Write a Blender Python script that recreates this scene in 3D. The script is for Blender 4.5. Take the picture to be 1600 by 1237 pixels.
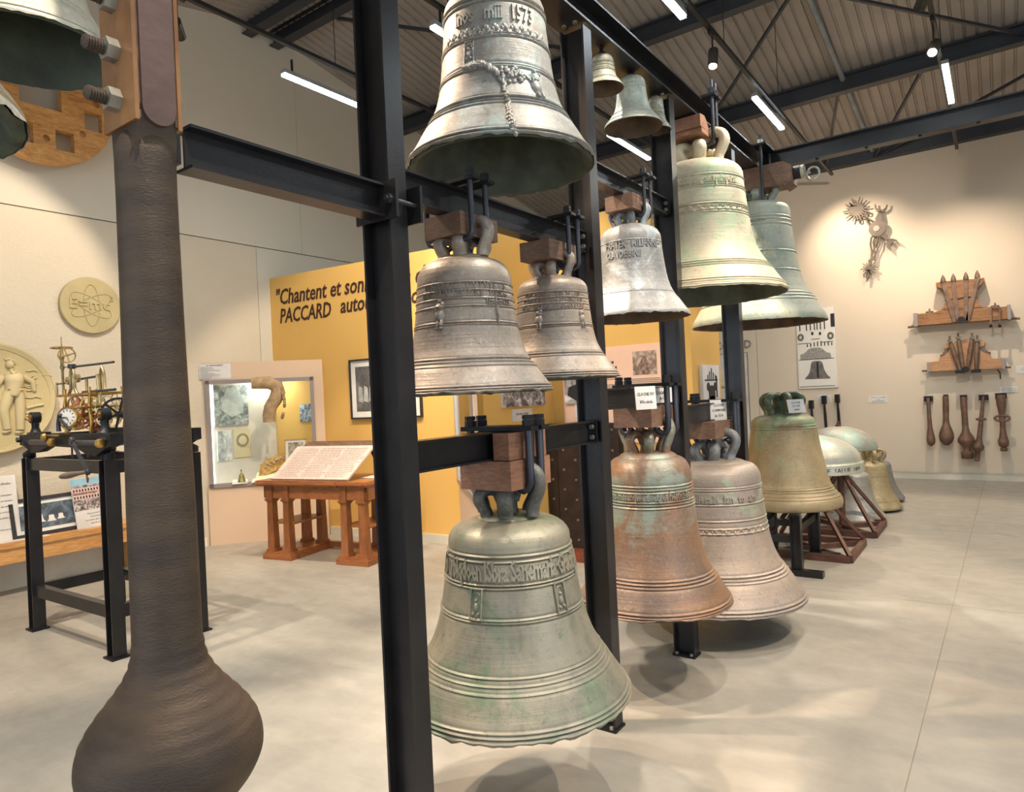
import bpy, math, random
from mathutils import Vector, Matrix
random.seed(7)
PI = math.pi
C = bpy.context.scene.collection
SC = bpy.context.scene
for o in list(bpy.data.objects):
    bpy.data.objects.remove(o, do_unlink=True)

# ---------------------------------------------------------------- camera
cd = bpy.data.cameras.new('camera')
cd.sensor_width = 36.0
cd.lens = 36.0 * 1060.0 / 1600.0
cd.clip_end = 100
cam = bpy.data.objects.new('camera', cd)
C.objects.link(cam)
SC.camera = cam
_r = math.atan(.0467); _y = math.radians(35.7)
_F = Vector((-math.sin(_y), math.cos(_y), 0)); _R = Vector((math.cos(_y), math.sin(_y), 0)); _Z = Vector((0, 0, 1))
_cx = _R * math.cos(_r) - _Z * math.sin(_r)
_cy = _R * math.sin(_r) + _Z * math.cos(_r)
cm = Matrix.Identity(4)
for i in range(3):
    cm[i][0] = _cx[i]; cm[i][1] = _cy[i]; cm[i][2] = -_F[i]
cm[0][3], cm[1][3], cm[2][3] = 0, 0, 1.6
cam.matrix_world = cm

# ---------------------------------------------------------------- world, exposure
w = bpy.data.worlds.new('world'); SC.world = w; w.use_nodes = True
bg = w.node_tree.nodes['Background']
bg.inputs[0].default_value = (.62, .78, 1, 1); bg.inputs[1].default_value = 1.0
vs = SC.view_settings
vs.view_transform = 'Standard'; vs.look = 'None'; vs.gamma = 1; vs.use_curve_mapping = False
vs.exposure = 0.6

# ---------------------------------------------------------------- lights of the room
WARM = (1, .84, .67); NEUT = (1, .92, .82); COOL = (.80, .93, 1)
def area(name, loc, size, sizey, power, col, rot):
    l = bpy.data.lights.new(name, 'AREA'); l.shape = 'RECTANGLE'; l.size = size; l.size_y = sizey
    l.energy = power; l.color = col
    o = bpy.data.objects.new(name, l); o.location = loc; o.rotation_euler = rot; C.objects.link(o); return o
def spot(name, loc, aim, power, size=55, blend=.35, col=WARM, rad=.025):
    l = bpy.data.lights.new(name, 'SPOT'); l.energy = power; l.spot_size = math.radians(size); l.spot_blend = blend
    l.color = col; l.shadow_soft_size = rad
    o = bpy.data.objects.new(name, l); o.location = loc
    o.rotation_euler = (Vector(aim) - Vector(loc)).to_track_quat('-Z', 'Y').to_euler(); C.objects.link(o); return o
# daylight through the glazed front on the right-hand side (outside the picture)
area('daylight', (5.9, 1.0, 2.0), 9.0, 3.2, 160, (.78, .89, 1), (0, math.radians(90), 0))
area('daylight', (-1.0, -4.4, 2.0), 9.0, 3.2, 85, (.85, .93, 1), (math.radians(90), 0, 0))
# (lamp position, aim, power, cone) - the cylinder spotlights on the tracks
SPOTS = [
    ((-2.03, 11.2, 4.62), (-1.80, 12.4, 3.65), 58, 90, WARM),
    ((-.37, 7.38, 4.6), (-1.2, 3.6, .6), 110, 50, WARM),
    ((-.40, 6.36, 4.6), (-2.6, 12.4, 2.6), 150, 70, NEUT),
    ((-.42, 10.7, 4.6), (-.38, 12.4, 1.7), 88, 110, WARM),
    ((-.33, 4.6, 4.6), (-1.6, 4.5, 2.4), 110, 48, NEUT),
    ((-.33, 8.6, 4.6), (-1.6, 6.6, .9), 130, 50, WARM),
    ((-.33, 2.6, 4.6), (-1.6, 2.6, 1.3), 110, 60, NEUT),
    ((-2.03, 6.25, 4.62), (-1.3, 4.0, .3), 170, 55, NEUT),
    ((-2.03, 9.8, 4.6), (-1.3, 8.6, .3), 120, 60, WARM),
    ((-2.03, 3.6, 4.6), (-1.2, 1.4, 0), 120, 62, NEUT),
    ((1.45, 3.2, 4.6), (-.6, 3.9, 0), 190, 66, WARM),
    ((1.45, 6.4, 4.6), (.2, 7.6, 0), 190, 66, WARM),
    ((-3.8, 1.6, 4.6), (-1.6, 2.2, 2.1), 210, 46, (1, .72, .5)),
    ((-3.8, 4.2, 4.6), (-6.0, 5.5, 1.9), 140, 62, WARM),
    ((-3.8, 3.2, 4.6), (-4.0, 5.75, 1.7), 130, 62, WARM),
    ((-5.25, 2.9, 4.55), (-7.65, 1.9, 2.3), 95, 70, WARM),
    ((-5.25, 1.2, 4.55), (-6.2, 2.6, .6), 170, 62, WARM),
    ((-3.8, .6, 4.6), (-3.6, 2.7, 0), 130, 66, NEUT),
    ((-5.25, 3.9, 4.55), (-5.3, 4.5, 0), 120, 66, WARM),
    ((-.33, .3, 4.6), (-1.3, .6, 1.4), 110, 50, NEUT),
    ((-2.03, 5.0, 4.6), (-1.35, 4.2, 0), 150, 60, NEUT),
    ((-2.03, 2.7, 4.6), (-1.3, 2.0, 0), 150, 60, WARM),
]
for a, b, p, sz, c in SPOTS:
    d = (Vector(b) - Vector(a)).normalized()
    spot('spot_lamp', Vector(a) + d * .12, b, p * 2.0, sz, 1.0 if b[1] > 12 else .35, c)
# fluorescent tubes: centre of each 1.2 m tube
TUBES = [(-5.47, 4.69), (-2.09, 8.38), (-.33, 8.94), (-3.82, 8.6), (-2.09, 5.1), (-.33, 5.2), (-3.82, 5.0), (-2.09, 1.8), (-.33, 1.8),
         (-3.82, 1.6), (-5.47, 1.2), (1.45, 8.9), (1.45, 5.2), (1.45, 1.8), (3.2, 8.9), (3.2, 5.2), (3.2, 1.8)]
for x, y in TUBES:
    area('tube_lamp', (x, y, 4.765), .06, 1.15, 13, COOL, (0, 0, 0))

# ---------------------------------------------------------------- helpers: materials
def s2l(c):
    return tuple((v / 12.92 if v <= .04045 else ((v + .055) / 1.055) ** 2.4) for v in (x / 255 for x in c)) + (1,)
def newmat(name):
    m = bpy.data.materials.new(name); m.use_nodes = True
    nt = m.node_tree; b = nt.nodes['Principled BSDF']
    return m, nt, b
def nnode(nt, t, **k):
    n = nt.nodes.new(t)
    for a, v in k.items(): setattr(n, a, v)
    return n
def coords(nt, scale=(1, 1, 1), kind='Object'):
    tc = nnode(nt, 'ShaderNodeTexCoord'); mp = nnode(nt, 'ShaderNodeMapping')
    mp.inputs['Scale'].default_value = scale
    nt.links.new(tc.outputs[kind], mp.inputs[0]); return mp.outputs[0]
def noise(nt, vec, scale, detail=4, rough=.55, dist=0):
    n = nnode(nt, 'ShaderNodeTexNoise'); n.inputs['Scale'].default_value = scale; n.inputs['Detail'].default_value = detail
    n.inputs['Roughness'].default_value = rough; n.inputs['Distortion'].default_value = dist
    nt.links.new(vec, n.inputs['Vector']); return n.outputs[0]
def ramp(nt, fac, stops):
    r = nnode(nt, 'ShaderNodeValToRGB'); e = r.color_ramp.elements
    while len(e) < len(stops): e.new(.5)
    for i, (p, c) in enumerate(stops):
        e[i].position = p; e[i].color = c if len(c) == 4 else s2l(c)
    nt.links.new(fac, r.inputs[0]); return r.outputs[0]
def mix(nt, f, a, b, mode='MIX'):
    m = nnode(nt, 'ShaderNodeMix', data_type='RGBA', blend_type=mode)
    if isinstance(f, (int, float)): m.inputs[0].default_value = f
    else: nt.links.new(f, m.inputs[0])
    for i, v in ((6, a), (7, b)):
        if isinstance(v, tuple): m.inputs[i].default_value = v
        else: nt.links.new(v, m.inputs[i])
    return m.outputs[2]
def bump(nt, b, h, strength=.3, dist=.01):
    n = nnode(nt, 'ShaderNodeBump'); n.inputs['Strength'].default_value = strength; n.inputs['Distance'].default_value = dist
    nt.links.new(h, n.inputs['Height']); nt.links.new(n.outputs[0], b.inputs['Normal'])
def mat(name, c1, c2=None, scale=5, rough=.6, metal=0, bmp=0, bscale=None, stretch=(1, 1, 1), detail=4, spec=.5, bdist=.01):
    m, nt, b = newmat(name)
    c2 = c2 or tuple(max(0, v * .88) for v in c1)
    v = coords(nt, stretch)
    n = noise(nt, v, scale, detail)
    nt.links.new(ramp(nt, n, [(.35, c1), (.65, c2)]), b.inputs['Base Color'])
    b.inputs['Roughness'].default_value = rough; b.inputs['Metallic'].default_value = metal
    b.inputs['Specular IOR Level'].default_value = spec
    if bmp: bump(nt, b, noise(nt, v, bscale or scale * 6, 3), bmp, bdist)
    return m
def bell_mat(name, base, second, patina, pat=.5, psc=3.0, seed=0, dark=(48, 46, 42), metal=.25, rough=.5, streak=.25, top=None):
    base, second, patina = (tuple(min(235, c * 1.17) for c in q_) for q_ in (base, second, patina))
    """cast bronze: two browns, verdigris patches, fine turning lines"""
    m, nt, b = newmat(name)
    tc = nnode(nt, 'ShaderNodeTexCoord'); mp = nnode(nt, 'ShaderNodeMapping'); mp.inputs['Location'].default_value = (seed, seed * 1.7, seed * .3)
    nt.links.new(tc.outputs['Object'], mp.inputs[0]); v = mp.outputs[0]
    mp2 = nnode(nt, 'ShaderNodeMapping'); mp2.inputs['Scale'].default_value = (7, 7, 1.1); nt.links.new(v, mp2.inputs[0])
    mp3 = nnode(nt, 'ShaderNodeMapping'); mp3.inputs['Scale'].default_value = (2, 2, 90); nt.links.new(v, mp3.inputs[0])
    big = noise(nt, v, psc, 6, .62, .4)
    col = ramp(nt, big, [(.36, base), (.62, second)])
    pn = noise(nt, v, psc * .8 + 1.3, 8, .68, .8)
    pm = nnode(nt, 'ShaderNodeMapRange'); pm.inputs[1].default_value = .64 - pat * .28; pm.inputs[2].default_value = .70 - pat * .2
    nt.links.new(pn, pm.inputs[0])
    if top:                                   # verdigris concentrated in a height band (z0, z1 above the lip)
        sx = nnode(nt, 'ShaderNodeSeparateXYZ'); nt.links.new(tc.outputs['Object'], sx.inputs[0])
        mr = nnode(nt, 'ShaderNodeMapRange'); mr.inputs[1].default_value = top[0]; mr.inputs[2].default_value = top[1]; nt.links.new(sx.outputs[2], mr.inputs[0])
        mm = nnode(nt, 'ShaderNodeMath', operation='MULTIPLY'); nt.links.new(pm.outputs[0], mm.inputs[0]); nt.links.new(mr.outputs[0], mm.inputs[1]); pf = mm.outputs[0]
    else: pf = pm.outputs[0]
    col = mix(nt, pf, col, s2l(patina))
    st = noise(nt, mp2.outputs[0], 1.6, 5, .6)
    sm = nnode(nt, 'ShaderNodeMapRange'); sm.inputs[1].default_value = .5; sm.inputs[2].default_value = .75; sm.inputs[4].default_value = streak; nt.links.new(st, sm.inputs[0])
    col = mix(nt, sm.outputs[0], col, s2l(dark))
    sp = noise(nt, v, 70, 4, .7)
    spm = nnode(nt, 'ShaderNodeMapRange'); spm.inputs[1].default_value = .55; spm.inputs[2].default_value = .72; spm.inputs[4].default_value = .35; nt.links.new(sp, spm.inputs[0])
    col = mix(nt, spm.outputs[0], col, s2l(tuple(min(255, c * 1.2) for c in patina)))
    pit = noise(nt, v, 34, 6, .75)
    pim = nnode(nt, 'ShaderNodeMapRange'); pim.inputs[1].default_value = .56; pim.inputs[2].default_value = .68; pim.inputs[4].default_value = .5; nt.links.new(pit, pim.inputs[0])
    col = mix(nt, pim.outputs[0], col, s2l(tuple(c * 1.1 for c in dark)))
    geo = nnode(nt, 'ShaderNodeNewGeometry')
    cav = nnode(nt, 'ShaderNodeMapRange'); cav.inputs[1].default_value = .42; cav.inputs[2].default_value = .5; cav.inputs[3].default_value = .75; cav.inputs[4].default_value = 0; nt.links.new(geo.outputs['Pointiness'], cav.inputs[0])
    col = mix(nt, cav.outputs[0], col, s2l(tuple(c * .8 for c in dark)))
    nt.links.new(col, b.inputs['Base Color'])
    b.inputs['Metallic'].default_value = metal
    rr = nnode(nt, 'ShaderNodeMapRange'); rr.inputs[3].default_value = rough - .1; rr.inputs[4].default_value = rough + .15; nt.links.new(big, rr.inputs[0]); nt.links.new(rr.outputs[0], b.inputs['Roughness'])
    hz = noise(nt, mp3.outputs[0], 1.0, 3, .6)
    ad = nnode(nt, 'ShaderNodeMath', operation='ADD'); nt.links.new(hz, ad.inputs[0])
    fn = noise(nt, v, 45, 4, .6); nt.links.new(fn, ad.inputs[1])
    bump(nt, b, ad.outputs[0], .34, .004)
    return m
def wood(name, c1, c2, scale=3, rough=.5, stretch=(1, 1, 8), bmp=.15):
    m, nt, b = newmat(name)
    v = coords(nt, stretch)
    n = noise(nt, v, scale, 8, .6, 1.2)
    fine = noise(nt, v, scale * 7, 4, .6)
    c = ramp(nt, n, [(.33, c1), (.66, c2)])
    c = mix(nt, .25, c, ramp(nt, fine, [(.4, tuple(x * .6 for x in c2)), (.6, c1)]))
    nt.links.new(c, b.inputs['Base Color']); b.inputs['Roughness'].default_value = rough
    bump(nt, b, fine, bmp, .004); return m
def emit(name, col, strength):
    m, nt, b = newmat(name)
    b.inputs['Base Color'].default_value = (1, 1, 1, 1); b.inputs['Emission Color'].default_value = col + (1,); b.inputs['Emission Strength'].default_value = strength
    return m
def photo(name, dark, light, scale, seed=0):
    m, nt, b = newmat(name)
    tc = nnode(nt, 'ShaderNodeTexCoord'); mp = nnode(nt, 'ShaderNodeMapping'); mp.inputs['Location'].default_value = (seed, seed, seed)
    nt.links.new(tc.outputs['Object'], mp.inputs[0])
    n = noise(nt, mp.outputs[0], scale, 6, .7, .8)
    nt.links.new(ramp(nt, n, [(.38, dark), (.5, tuple((a + c) / 2 for a, c in zip(dark, light))), (.6, light)]), b.inputs['Base Color'])
    b.inputs['Roughness'].default_value = .5; return m

M = {}
M['steel'] = mat('black_steel_paint', (46, 43, 43), (36, 34, 34), 6, .3, .3, .05, 80)
M['steel_dark'] = mat('dark_forged_iron', (40, 39, 40), (30, 29, 30), 12, .5, .5, .2, 60)
M['rod'] = mat('grey_steel_rod', (72, 72, 78), (58, 58, 62), 9, .4, .6)
M['zinc'] = mat('zinc_plated_nut', (176, 170, 155), (140, 134, 120), 30, .4, .6)
M['white_wall'] = mat('cream_plaster', (208, 194, 170), (203, 189, 165), 1.2, .85, 0, .6, 38, bdist=.012)
M['smooth_wall'] = mat('cream_smooth_panel', (206, 196, 176), (201, 191, 171), .8, .8)
M['far_wall'] = mat('pinkish_cream_wall', (212, 194, 170), (207, 189, 166), .7, .85, 0, .12, 60, bdist=.003)
M['yellow'] = mat('ochre_yellow_wall', (220, 173, 92), (215, 168, 88), .7, .75)
M['pink'] = mat('pale_salmon_panel', (208, 178, 148), (203, 173, 143), .8, .75)
M['base'] = mat('cream_skirting', (224, 214, 192), None, 2, .6)
M['groove'] = mat('shadow_gap', (150, 138, 118), None, 2, .9)
M['deck'] = mat('grey_corrugated_deck', (168, 158, 148), (158, 148, 138), 1.5, .5, .2)
M['roofsteel'] = mat('dark_roof_steel', (66, 68, 72), (54, 56, 60), 3, .45, .3)
M['track'] = mat('black_track', (32, 31, 32), (26, 25, 26), 5, .5)
M['lamp_body'] = mat('black_lamp_body', (64, 58, 52), (44, 40, 38), 5, .4, .4)
M['tube'] = emit('lit_tube', (.82, .95, 1), 9)
M['lamp_glow'] = emit('lit_lamp_lens', (1, .85, .62), 30)
M['tube_body'] = mat('grey_tube_housing', (150, 152, 150), None, 4, .5)
M['oak'] = wood('varnished_oak', (164, 102, 58), (128, 74, 40), 3, .35, (1, 1, .3))
M['oak_h'] = wood('varnished_oak_rail', (170, 106, 60), (132, 76, 40), 3, .35, (.4, 3, 3))
M['block'] = wood('brown_timber_block', (128, 96, 74), (92, 66, 50), 5, .6, (1, .5, 4))
M['block_new'] = wood('reddish_timber_block', (158, 112, 84), (120, 80, 58), 5, .6, (1, .5, 4))
M['lightwood'] = wood('pale_pine', (222, 166, 100), (190, 126, 66), 4, .5, (3, .4, 3))
M['discwood'] = wood('golden_old_wood', (222, 164, 92), (168, 108, 50), 5, .6, (1, .6, 3), .5)
M['yokewood'] = wood('weathered_oak', (170, 120, 76), (118, 78, 46), 6, .7, (.6, 1, 5), .5)
M['iron_band'] = mat('brown_iron_strap', (132, 104, 84), (98, 76, 62), 9, .6, .3)
M['rust'] = mat('rusted_brown_iron', (84, 66, 48), (62, 48, 36), 7, .58, .25, .7, 130, stretch=(1, 1, 3), bdist=.0022)
M['brass'] = mat('brass', (196, 156, 84), (150, 112, 54), 14, .3, .85)
M['brass_pale'] = mat('pale_brass', (196, 178, 132), (140, 124, 88), 14, .35, .8)
M['copper'] = mat('coppery_brass', (168, 98, 62), (110, 58, 36), 16, .35, .8)
M['sculpt_pale'] = mat('pale_cut_metal', (168, 150, 130), None, 4, .6)
M['white'] = mat('white_card', (222, 215, 205), None, 2, .7)
M['paper'] = mat('printed_sheet', (196, 172, 158), (184, 160, 146), 30, .8)
M['black'] = mat('black_print', (34, 30, 30), None, 3, .7)
M['ink'] = mat('dark_brown_lettering', (66, 36, 20), None, 3, .7)
M['grey_ink'] = mat('grey_print', (120, 112, 104), None, 3, .7)
M['mount'] = mat('white_mount', (232, 226, 214), None, 2, .8)
M['frame_black'] = mat('black_picture_frame', (44, 40, 40), None, 5, .5)
M['frame_grey'] = mat('taupe_aluminium_frame', (150, 136, 128), (140, 127, 120), 4, .45, .2)
M['plaster'] = mat('ochre_plaster_relief', (184, 167, 122), (175, 158, 113), 4, .75, 0, .15, 60)
M['plasterpale'] = mat('pale_plaster_relief', (188, 172, 130), (179, 163, 121), 4, .75, 0, .1, 60)
M['sculpt'] = mat('grey_brown_cut_metal', (112, 98, 84), (92, 80, 68), 5, .6, .2)
M['door_iron'] = mat('dark_brown_iron_plate', (62, 48, 40), (50, 38, 32), 8, .45, .4, .15, 60)
M['redwood'] = wood('red_brown_plinth', (142, 72, 42), (112, 52, 30), 4, .5, (.4, 1, 4))
M['rusty_stand'] = mat('rust_brown_steel', (112, 74, 58), (84, 58, 48), 9, .55, .3)
M['stone'] = mat('yellowed_mould_stone', (200, 158, 92), (150, 104, 50), 22, .85, 0, .6, 40)
M['mould'] = mat('tan_plaster_fragment', (188, 158, 118), (158, 128, 92), 14, .8, 0, .4, 40)
M['inside'] = mat('bell_inside_verdigris', (84, 92, 74), (60, 62, 50), 7, .75, .2, .5, 30, detail=7)
M['inside_brown'] = mat('bell_inside_brown', (96, 74, 50), (64, 50, 36), 6, .8, .1, .4, 30)
M['gold'] = mat('greenish_bell_metal', (150, 140, 84), (110, 104, 60), 14, .4, .6)
gm, gnt, gb = newmat('clear_glass')
for n in list(gnt.nodes):
    if n.type != 'OUTPUT_MATERIAL': gnt.nodes.remove(n)
_t = nnode(gnt, 'ShaderNodeBsdfTransparent'); _t.inputs[0].default_value = (.95, .97, .96, 1)
_g = nnode(gnt, 'ShaderNodeBsdfGlossy'); _g.inputs['Roughness'].default_value = .03
_mx = nnode(gnt, 'ShaderNodeMixShader'); _fr = nnode(gnt, 'ShaderNodeFresnel'); _fr.inputs[0].default_value = 1.12
gnt.links.new(_fr.outputs[0], _mx.inputs[0]); gnt.links.new(_t.outputs[0], _mx.inputs[1]); gnt.links.new(_g.outputs[0], _mx.inputs[2])
gnt.links.new(_mx.outputs[0], [n for n in gnt.nodes if n.type == 'OUTPUT_MATERIAL'][0].inputs[0])
M['glass'] = gm
# concrete floor
m, nt, b = newmat('polished_concrete')
v = coords(nt)
n1 = noise(nt, v, .55, 6, .6, .3); n2 = noise(nt, v, 6, 6, .65, .4); n3 = noise(nt, coords(nt, (1, 3.5, 1)), 1.6, 6, .65, .6)
c = ramp(nt, n1, [(.35, (164, 155, 141)), (.65, (143, 138, 128))])
c = mix(nt, .35, c, ramp(nt, n2, [(.35, (172, 162, 147)), (.65, (136, 130, 119))]))
c = mix(nt, .3, c, ramp(nt, n3, [(.35, (170, 161, 146)), (.68, (131, 125, 114))]))
nt.links.new(c, b.inputs['Base Color'])
rr = nnode(nt, 'ShaderNodeMapRange'); rr.inputs[3].default_value = .28; rr.inputs[4].default_value = .5; nt.links.new(n2, rr.inputs[0]); nt.links.new(rr.outputs[0], b.inputs['Roughness'])
b.inputs['Specular IOR Level'].default_value = .35
M['floor'] = m

# ---------------------------------------------------------------- helpers: geometry
ORI = {}
def root(name, loc, label=None, cat=None, group=None, rz=0, kind=None):
    o = bpy.data.objects.new(name, None); C.objects.link(o); o.empty_display_size = .1
    o.location = loc; o.rotation_euler = (0, 0, rz)
    ORI[o] = Matrix.Translation(loc) @ Matrix.Rotation(rz, 4, 'Z')
    tag(o, label, cat, group, kind); return o
def tag(o, label=None, cat=None, group=None, kind=None):
    if label: o['label'] = label
    if cat: o['category'] = cat
    if group: o['group'] = group
    if kind: o['kind'] = kind
    return o
def orth(d):
    d = Vector(d).normalized(); a = Vector((0, 0, 1)) if abs(d.z) < .9 else Vector((1, 0, 0))
    u = d.cross(a).normalized(); return u, d.cross(u).normalized(), d
class MB:
    def __init__(s): s.v = []; s.f = []; s.mi = []; s.cm = 0
    def add(s, vs, fs, Mx=None):
        k = len(s.v)
        if Mx is not None: vs = [Mx @ Vector(p) for p in vs]
        s.v += [tuple(p) for p in vs]; s.f += [tuple(k + i for i in f) for f in fs]; s.mi += [s.cm] * len(fs); return s
    def box(s, c, d, Mx=None, bev=0):
        x, y, z = c; a, b_, h = d[0] / 2, d[1] / 2, d[2] / 2
        vs = [(x + i * a, y + j * b_, z + k * h) for k in (-1, 1) for j in (-1, 1) for i in (-1, 1)]
        return s.add(vs, [(0, 2, 3, 1), (4, 5, 7, 6), (0, 1, 5, 4), (2, 6, 7, 3), (0, 4, 6, 2), (1, 3, 7, 5)], Mx)
    def bb(s, x0, x1, y0, y1, z0, z1, Mx=None):
        return s.box(((x0 + x1) / 2, (y0 + y1) / 2, (z0 + z1) / 2), (abs(x1 - x0), abs(y1 - y0), abs(z1 - z0)), Mx)
    def bar(s, p, q, a, b_, up=None):
        p, q = Vector(p), Vector(q); u, w_, d = orth(q - p)
        if up is not None:
            w_ = Vector(up).normalized(); u = d.cross(w_).normalized(); w_ = u.cross(d).normalized()
        vs = [e + u * i * a / 2 + w_ * j * b_ / 2 for e in (p, q) for i, j in ((-1, -1), (1, -1), (1, 1), (-1, 1))]
        return s.add(vs, [(0, 1, 2, 3)[::-1], (4, 5, 6, 7), (0, 1, 5, 4), (1, 2, 6, 5), (2, 3, 7, 6), (3, 0, 4, 7)])
    def cyl(s, p, q, r0, r1=None, n=16, cap=True):
        r1 = r0 if r1 is None else r1
        p, q = Vector(p), Vector(q); u, w_, d = orth(q - p); k = len(s.v)
        vs = [e + (u * math.cos(2 * PI * i / n) + w_ * math.sin(2 * PI * i / n)) * r for e, r in ((p, r0), (q, r1)) for i in range(n)]
        fs = [(i, (i + 1) % n, n + (i + 1) % n, n + i) for i in range(n)]
        if cap: fs += [tuple(range(n))[::-1], tuple(range(n, 2 * n))]
        return s.add(vs, fs)
    def tube(s, pts, r, n=10, flat=1, ref=None):
        pts = [Vector(p) for p in pts]; L = len(pts); rs_ = r if isinstance(r, (list, tuple)) else [r] * L
        vs = []; pu = None
        for i, p in enumerate(pts):
            d = (pts[min(i + 1, L - 1)] - pts[max(i - 1, 0)]).normalized()
            if pu is None: u = (Vector(ref) if ref else orth(d)[0])
            else: u = pu
            u = (u - d * u.dot(d)).normalized(); pu = u; w_ = d.cross(u)
            vs += [p + (u * math.cos(2 * PI * j / n) * flat + w_ * math.sin(2 * PI * j / n)) * rs_[i] for j in range(n)]
        fs = [(i * n + j, i * n + (j + 1) % n, (i + 1) * n + (j + 1) % n, (i + 1) * n + j) for i in range(L - 1) for j in range(n)]
        fs += [tuple(range(n))[::-1], tuple(range((L - 1) * n, L * n))]
        return s.add(vs, fs)
    def lathe(s, prof, org=(0, 0, 0), axis=(0, 0, 1), n=32, capa=False, capb=False, jit=None):
        u, w_, d = orth(axis); o = Vector(org)
        if tuple(axis) == (0, 0, 1): u, w_ = Vector((1, 0, 0)), Vector((0, 1, 0))
        vs = []
        for k, (r, z) in enumerate(prof):
            for i in range(n):
                a = 2 * PI * i / n; dr, dz = jit(k, i) if jit else (0, 0)
                vs.append(o + (u * math.cos(a) + w_ * math.sin(a)) * (r + dr) + d * (z + dz))
        L = len(prof)
        fs = [(k * n + i, k * n + (i + 1) % n, (k + 1) * n + (i + 1) % n, (k + 1) * n + i) for k in range(L - 1) for i in range(n)]
        if capa: fs.append(tuple(range(n))[::-1])
        if capb: fs.append(tuple(range((L - 1) * n, L * n)))
        return s.add(vs, fs)
    def poly(s, pts, Mx, t0, t1):
        """2-D outline in the (x, z) plane of Mx, extruded along its y from t0 to t1"""
        n = len(pts)
        vs = [(x, t0, z) for x, z in pts] + [(x, t1, z) for x, z in pts]
        fs = [tuple(range(n)), tuple(range(n, 2 * n))[::-1]] + [(i, n + i, n + (i + 1) % n, (i + 1) % n) for i in range(n)]
        return s.add(vs, fs, Mx)
    def ibeam(s, p, q, h, w_, up, tf=.008, tw=.006):
        """I section from p to q; up = direction of the web height"""
        p, q = Vector(p), Vector(q); U = Vector(up).normalized(); d = (q - p).normalized(); S = d.cross(U).normalized()
        for k in (-1, 1):
            o = U * k * (h - tf) / 2; s.bar(p + o, q + o, w_, tf, up)
        s.bar(p, q, tw, h - 2 * tf, up); return s
    def hexnut(s, p, axis, r, h):
        p = Vector(p); return s.cyl(p, p + Vector(axis).normalized() * h, r, r, 6)
    def build(s, name, m, parent=None, smooth=None, world=True):
        vs = s.v
        if parent is not None and world:
            P_ = parent
            while P_ not in ORI: P_ = P_.parent
            inv = ORI[P_].inverted(); vs = [inv @ Vector(p) for p in vs]
        me = bpy.data.meshes.new(name); me.from_pydata([tuple(p) for p in vs], [], s.f)
        ms = m if isinstance(m, (list, tuple)) else [m]
        for x in ms: me.materials.append(x)
        if len(ms) > 1: me.polygons.foreach_set('material_index', s.mi)
        import bmesh
        bm = bmesh.new(); bm.from_mesh(me); bmesh.ops.recalc_face_normals(bm, faces=bm.faces); bm.to_mesh(me); bm.free()
        if smooth:
            me.polygons.foreach_set('use_smooth', [True] * len(me.polygons))
            me.set_sharp_from_angle(angle=math.radians(smooth))
        o = bpy.data.objects.new(name, me); C.objects.link(o)
        if parent is not None: o.parent = parent
        return o
def frame_m(o, ex, ey=None):
    """matrix: local x along ex (horizontal), local y = outward normal (ex rotated -90 deg about z), local z up"""
    ex = Vector(ex).normalized(); ez = Vector((0, 0, 1)); ey = ez.cross(ex)
    m_ = Matrix.Identity(4)
    for i in range(3): m_[i][0] = ex[i]; m_[i][1] = ey[i]; m_[i][2] = ez[i]; m_[i][3] = Vector(o)[i]
    return m_
_tc = {}
def text_geo(txt, size, depth=.002, shear=0, xs=1, res=2, off=0, align='CENTER', space=1):
    key = (txt, size, depth, shear, xs, off, align, space)
    if key in _tc: return _tc[key]
    cu = bpy.data.curves.new('t', 'FONT'); cu.body = txt; cu.size = size; cu.extrude = depth / 2; cu.shear = shear; cu.resolution_u = res; cu.offset = off
    cu.align_x = align; cu.space_character = space
    ob = bpy.data.objects.new('t', cu); C.objects.link(ob)
    dg = bpy.context.evaluated_depsgraph_get(); me = bpy.data.meshes.new_from_object(ob.evaluated_get(dg))
    vs = [(p.co.x * xs, p.co.y, p.co.z) for p in me.vertices]; fs = [tuple(p.vertices) for p in me.polygons]
    bpy.data.objects.remove(ob, do_unlink=True); bpy.data.curves.remove(cu); bpy.data.meshes.remove(me)
    _tc[key] = (vs, fs); return vs, fs
def flat_text(mb, txt, Mx, x, z, size, y=-.003, **k):
    """lettering on the plane of Mx (x right, z up), standing off at local y"""
    vs, fs = text_geo(txt, size, **k)
    mb.add([(x + a, y - c, z + b_) for a, b_, c in vs], fs, Mx)
def copy_tree(o, parent=None):
    c = o.copy(); C.objects.link(c)
    if parent is not None: c.parent = parent
    for ch in [x for x in bpy.data.objects if x.parent == o]: copy_tree(ch, c)
    return c

# ================================================================ THE SETTING
def sl(x): return -.333 + (x - 4.8) * .0133
fl = MB().bb(-8, 5, -4.6, 12.6, -.2, -.003).build('floor', M['groove']); tag(fl, kind='structure')
g = .002
def slab(ya, yb, side):
    b = MB()
    if side < 0: pts = [(-8, ya), (sl(ya) - g, ya), (sl(yb) - g, yb), (-8, yb)]
    else: pts = [(sl(ya) + g, ya), (5, ya), (5, yb), (sl(yb) + g, yb)]
    vs = [(x, y, z) for z in (-.05, 0) for x, y in pts]
    b.add(vs, [(0, 3, 2, 1), (4, 5, 6, 7), (0, 1, 5, 4), (1, 2, 6, 5), (2, 3, 7, 6), (3, 0, 4, 7)])
    return b
for ya, yb in ((-4.6, 5.587), (5.591, 12.6)):
    for sd in (-1, 1):
        o = slab(ya, yb, sd).build('slab', M['floor']); o.parent = fl
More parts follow.
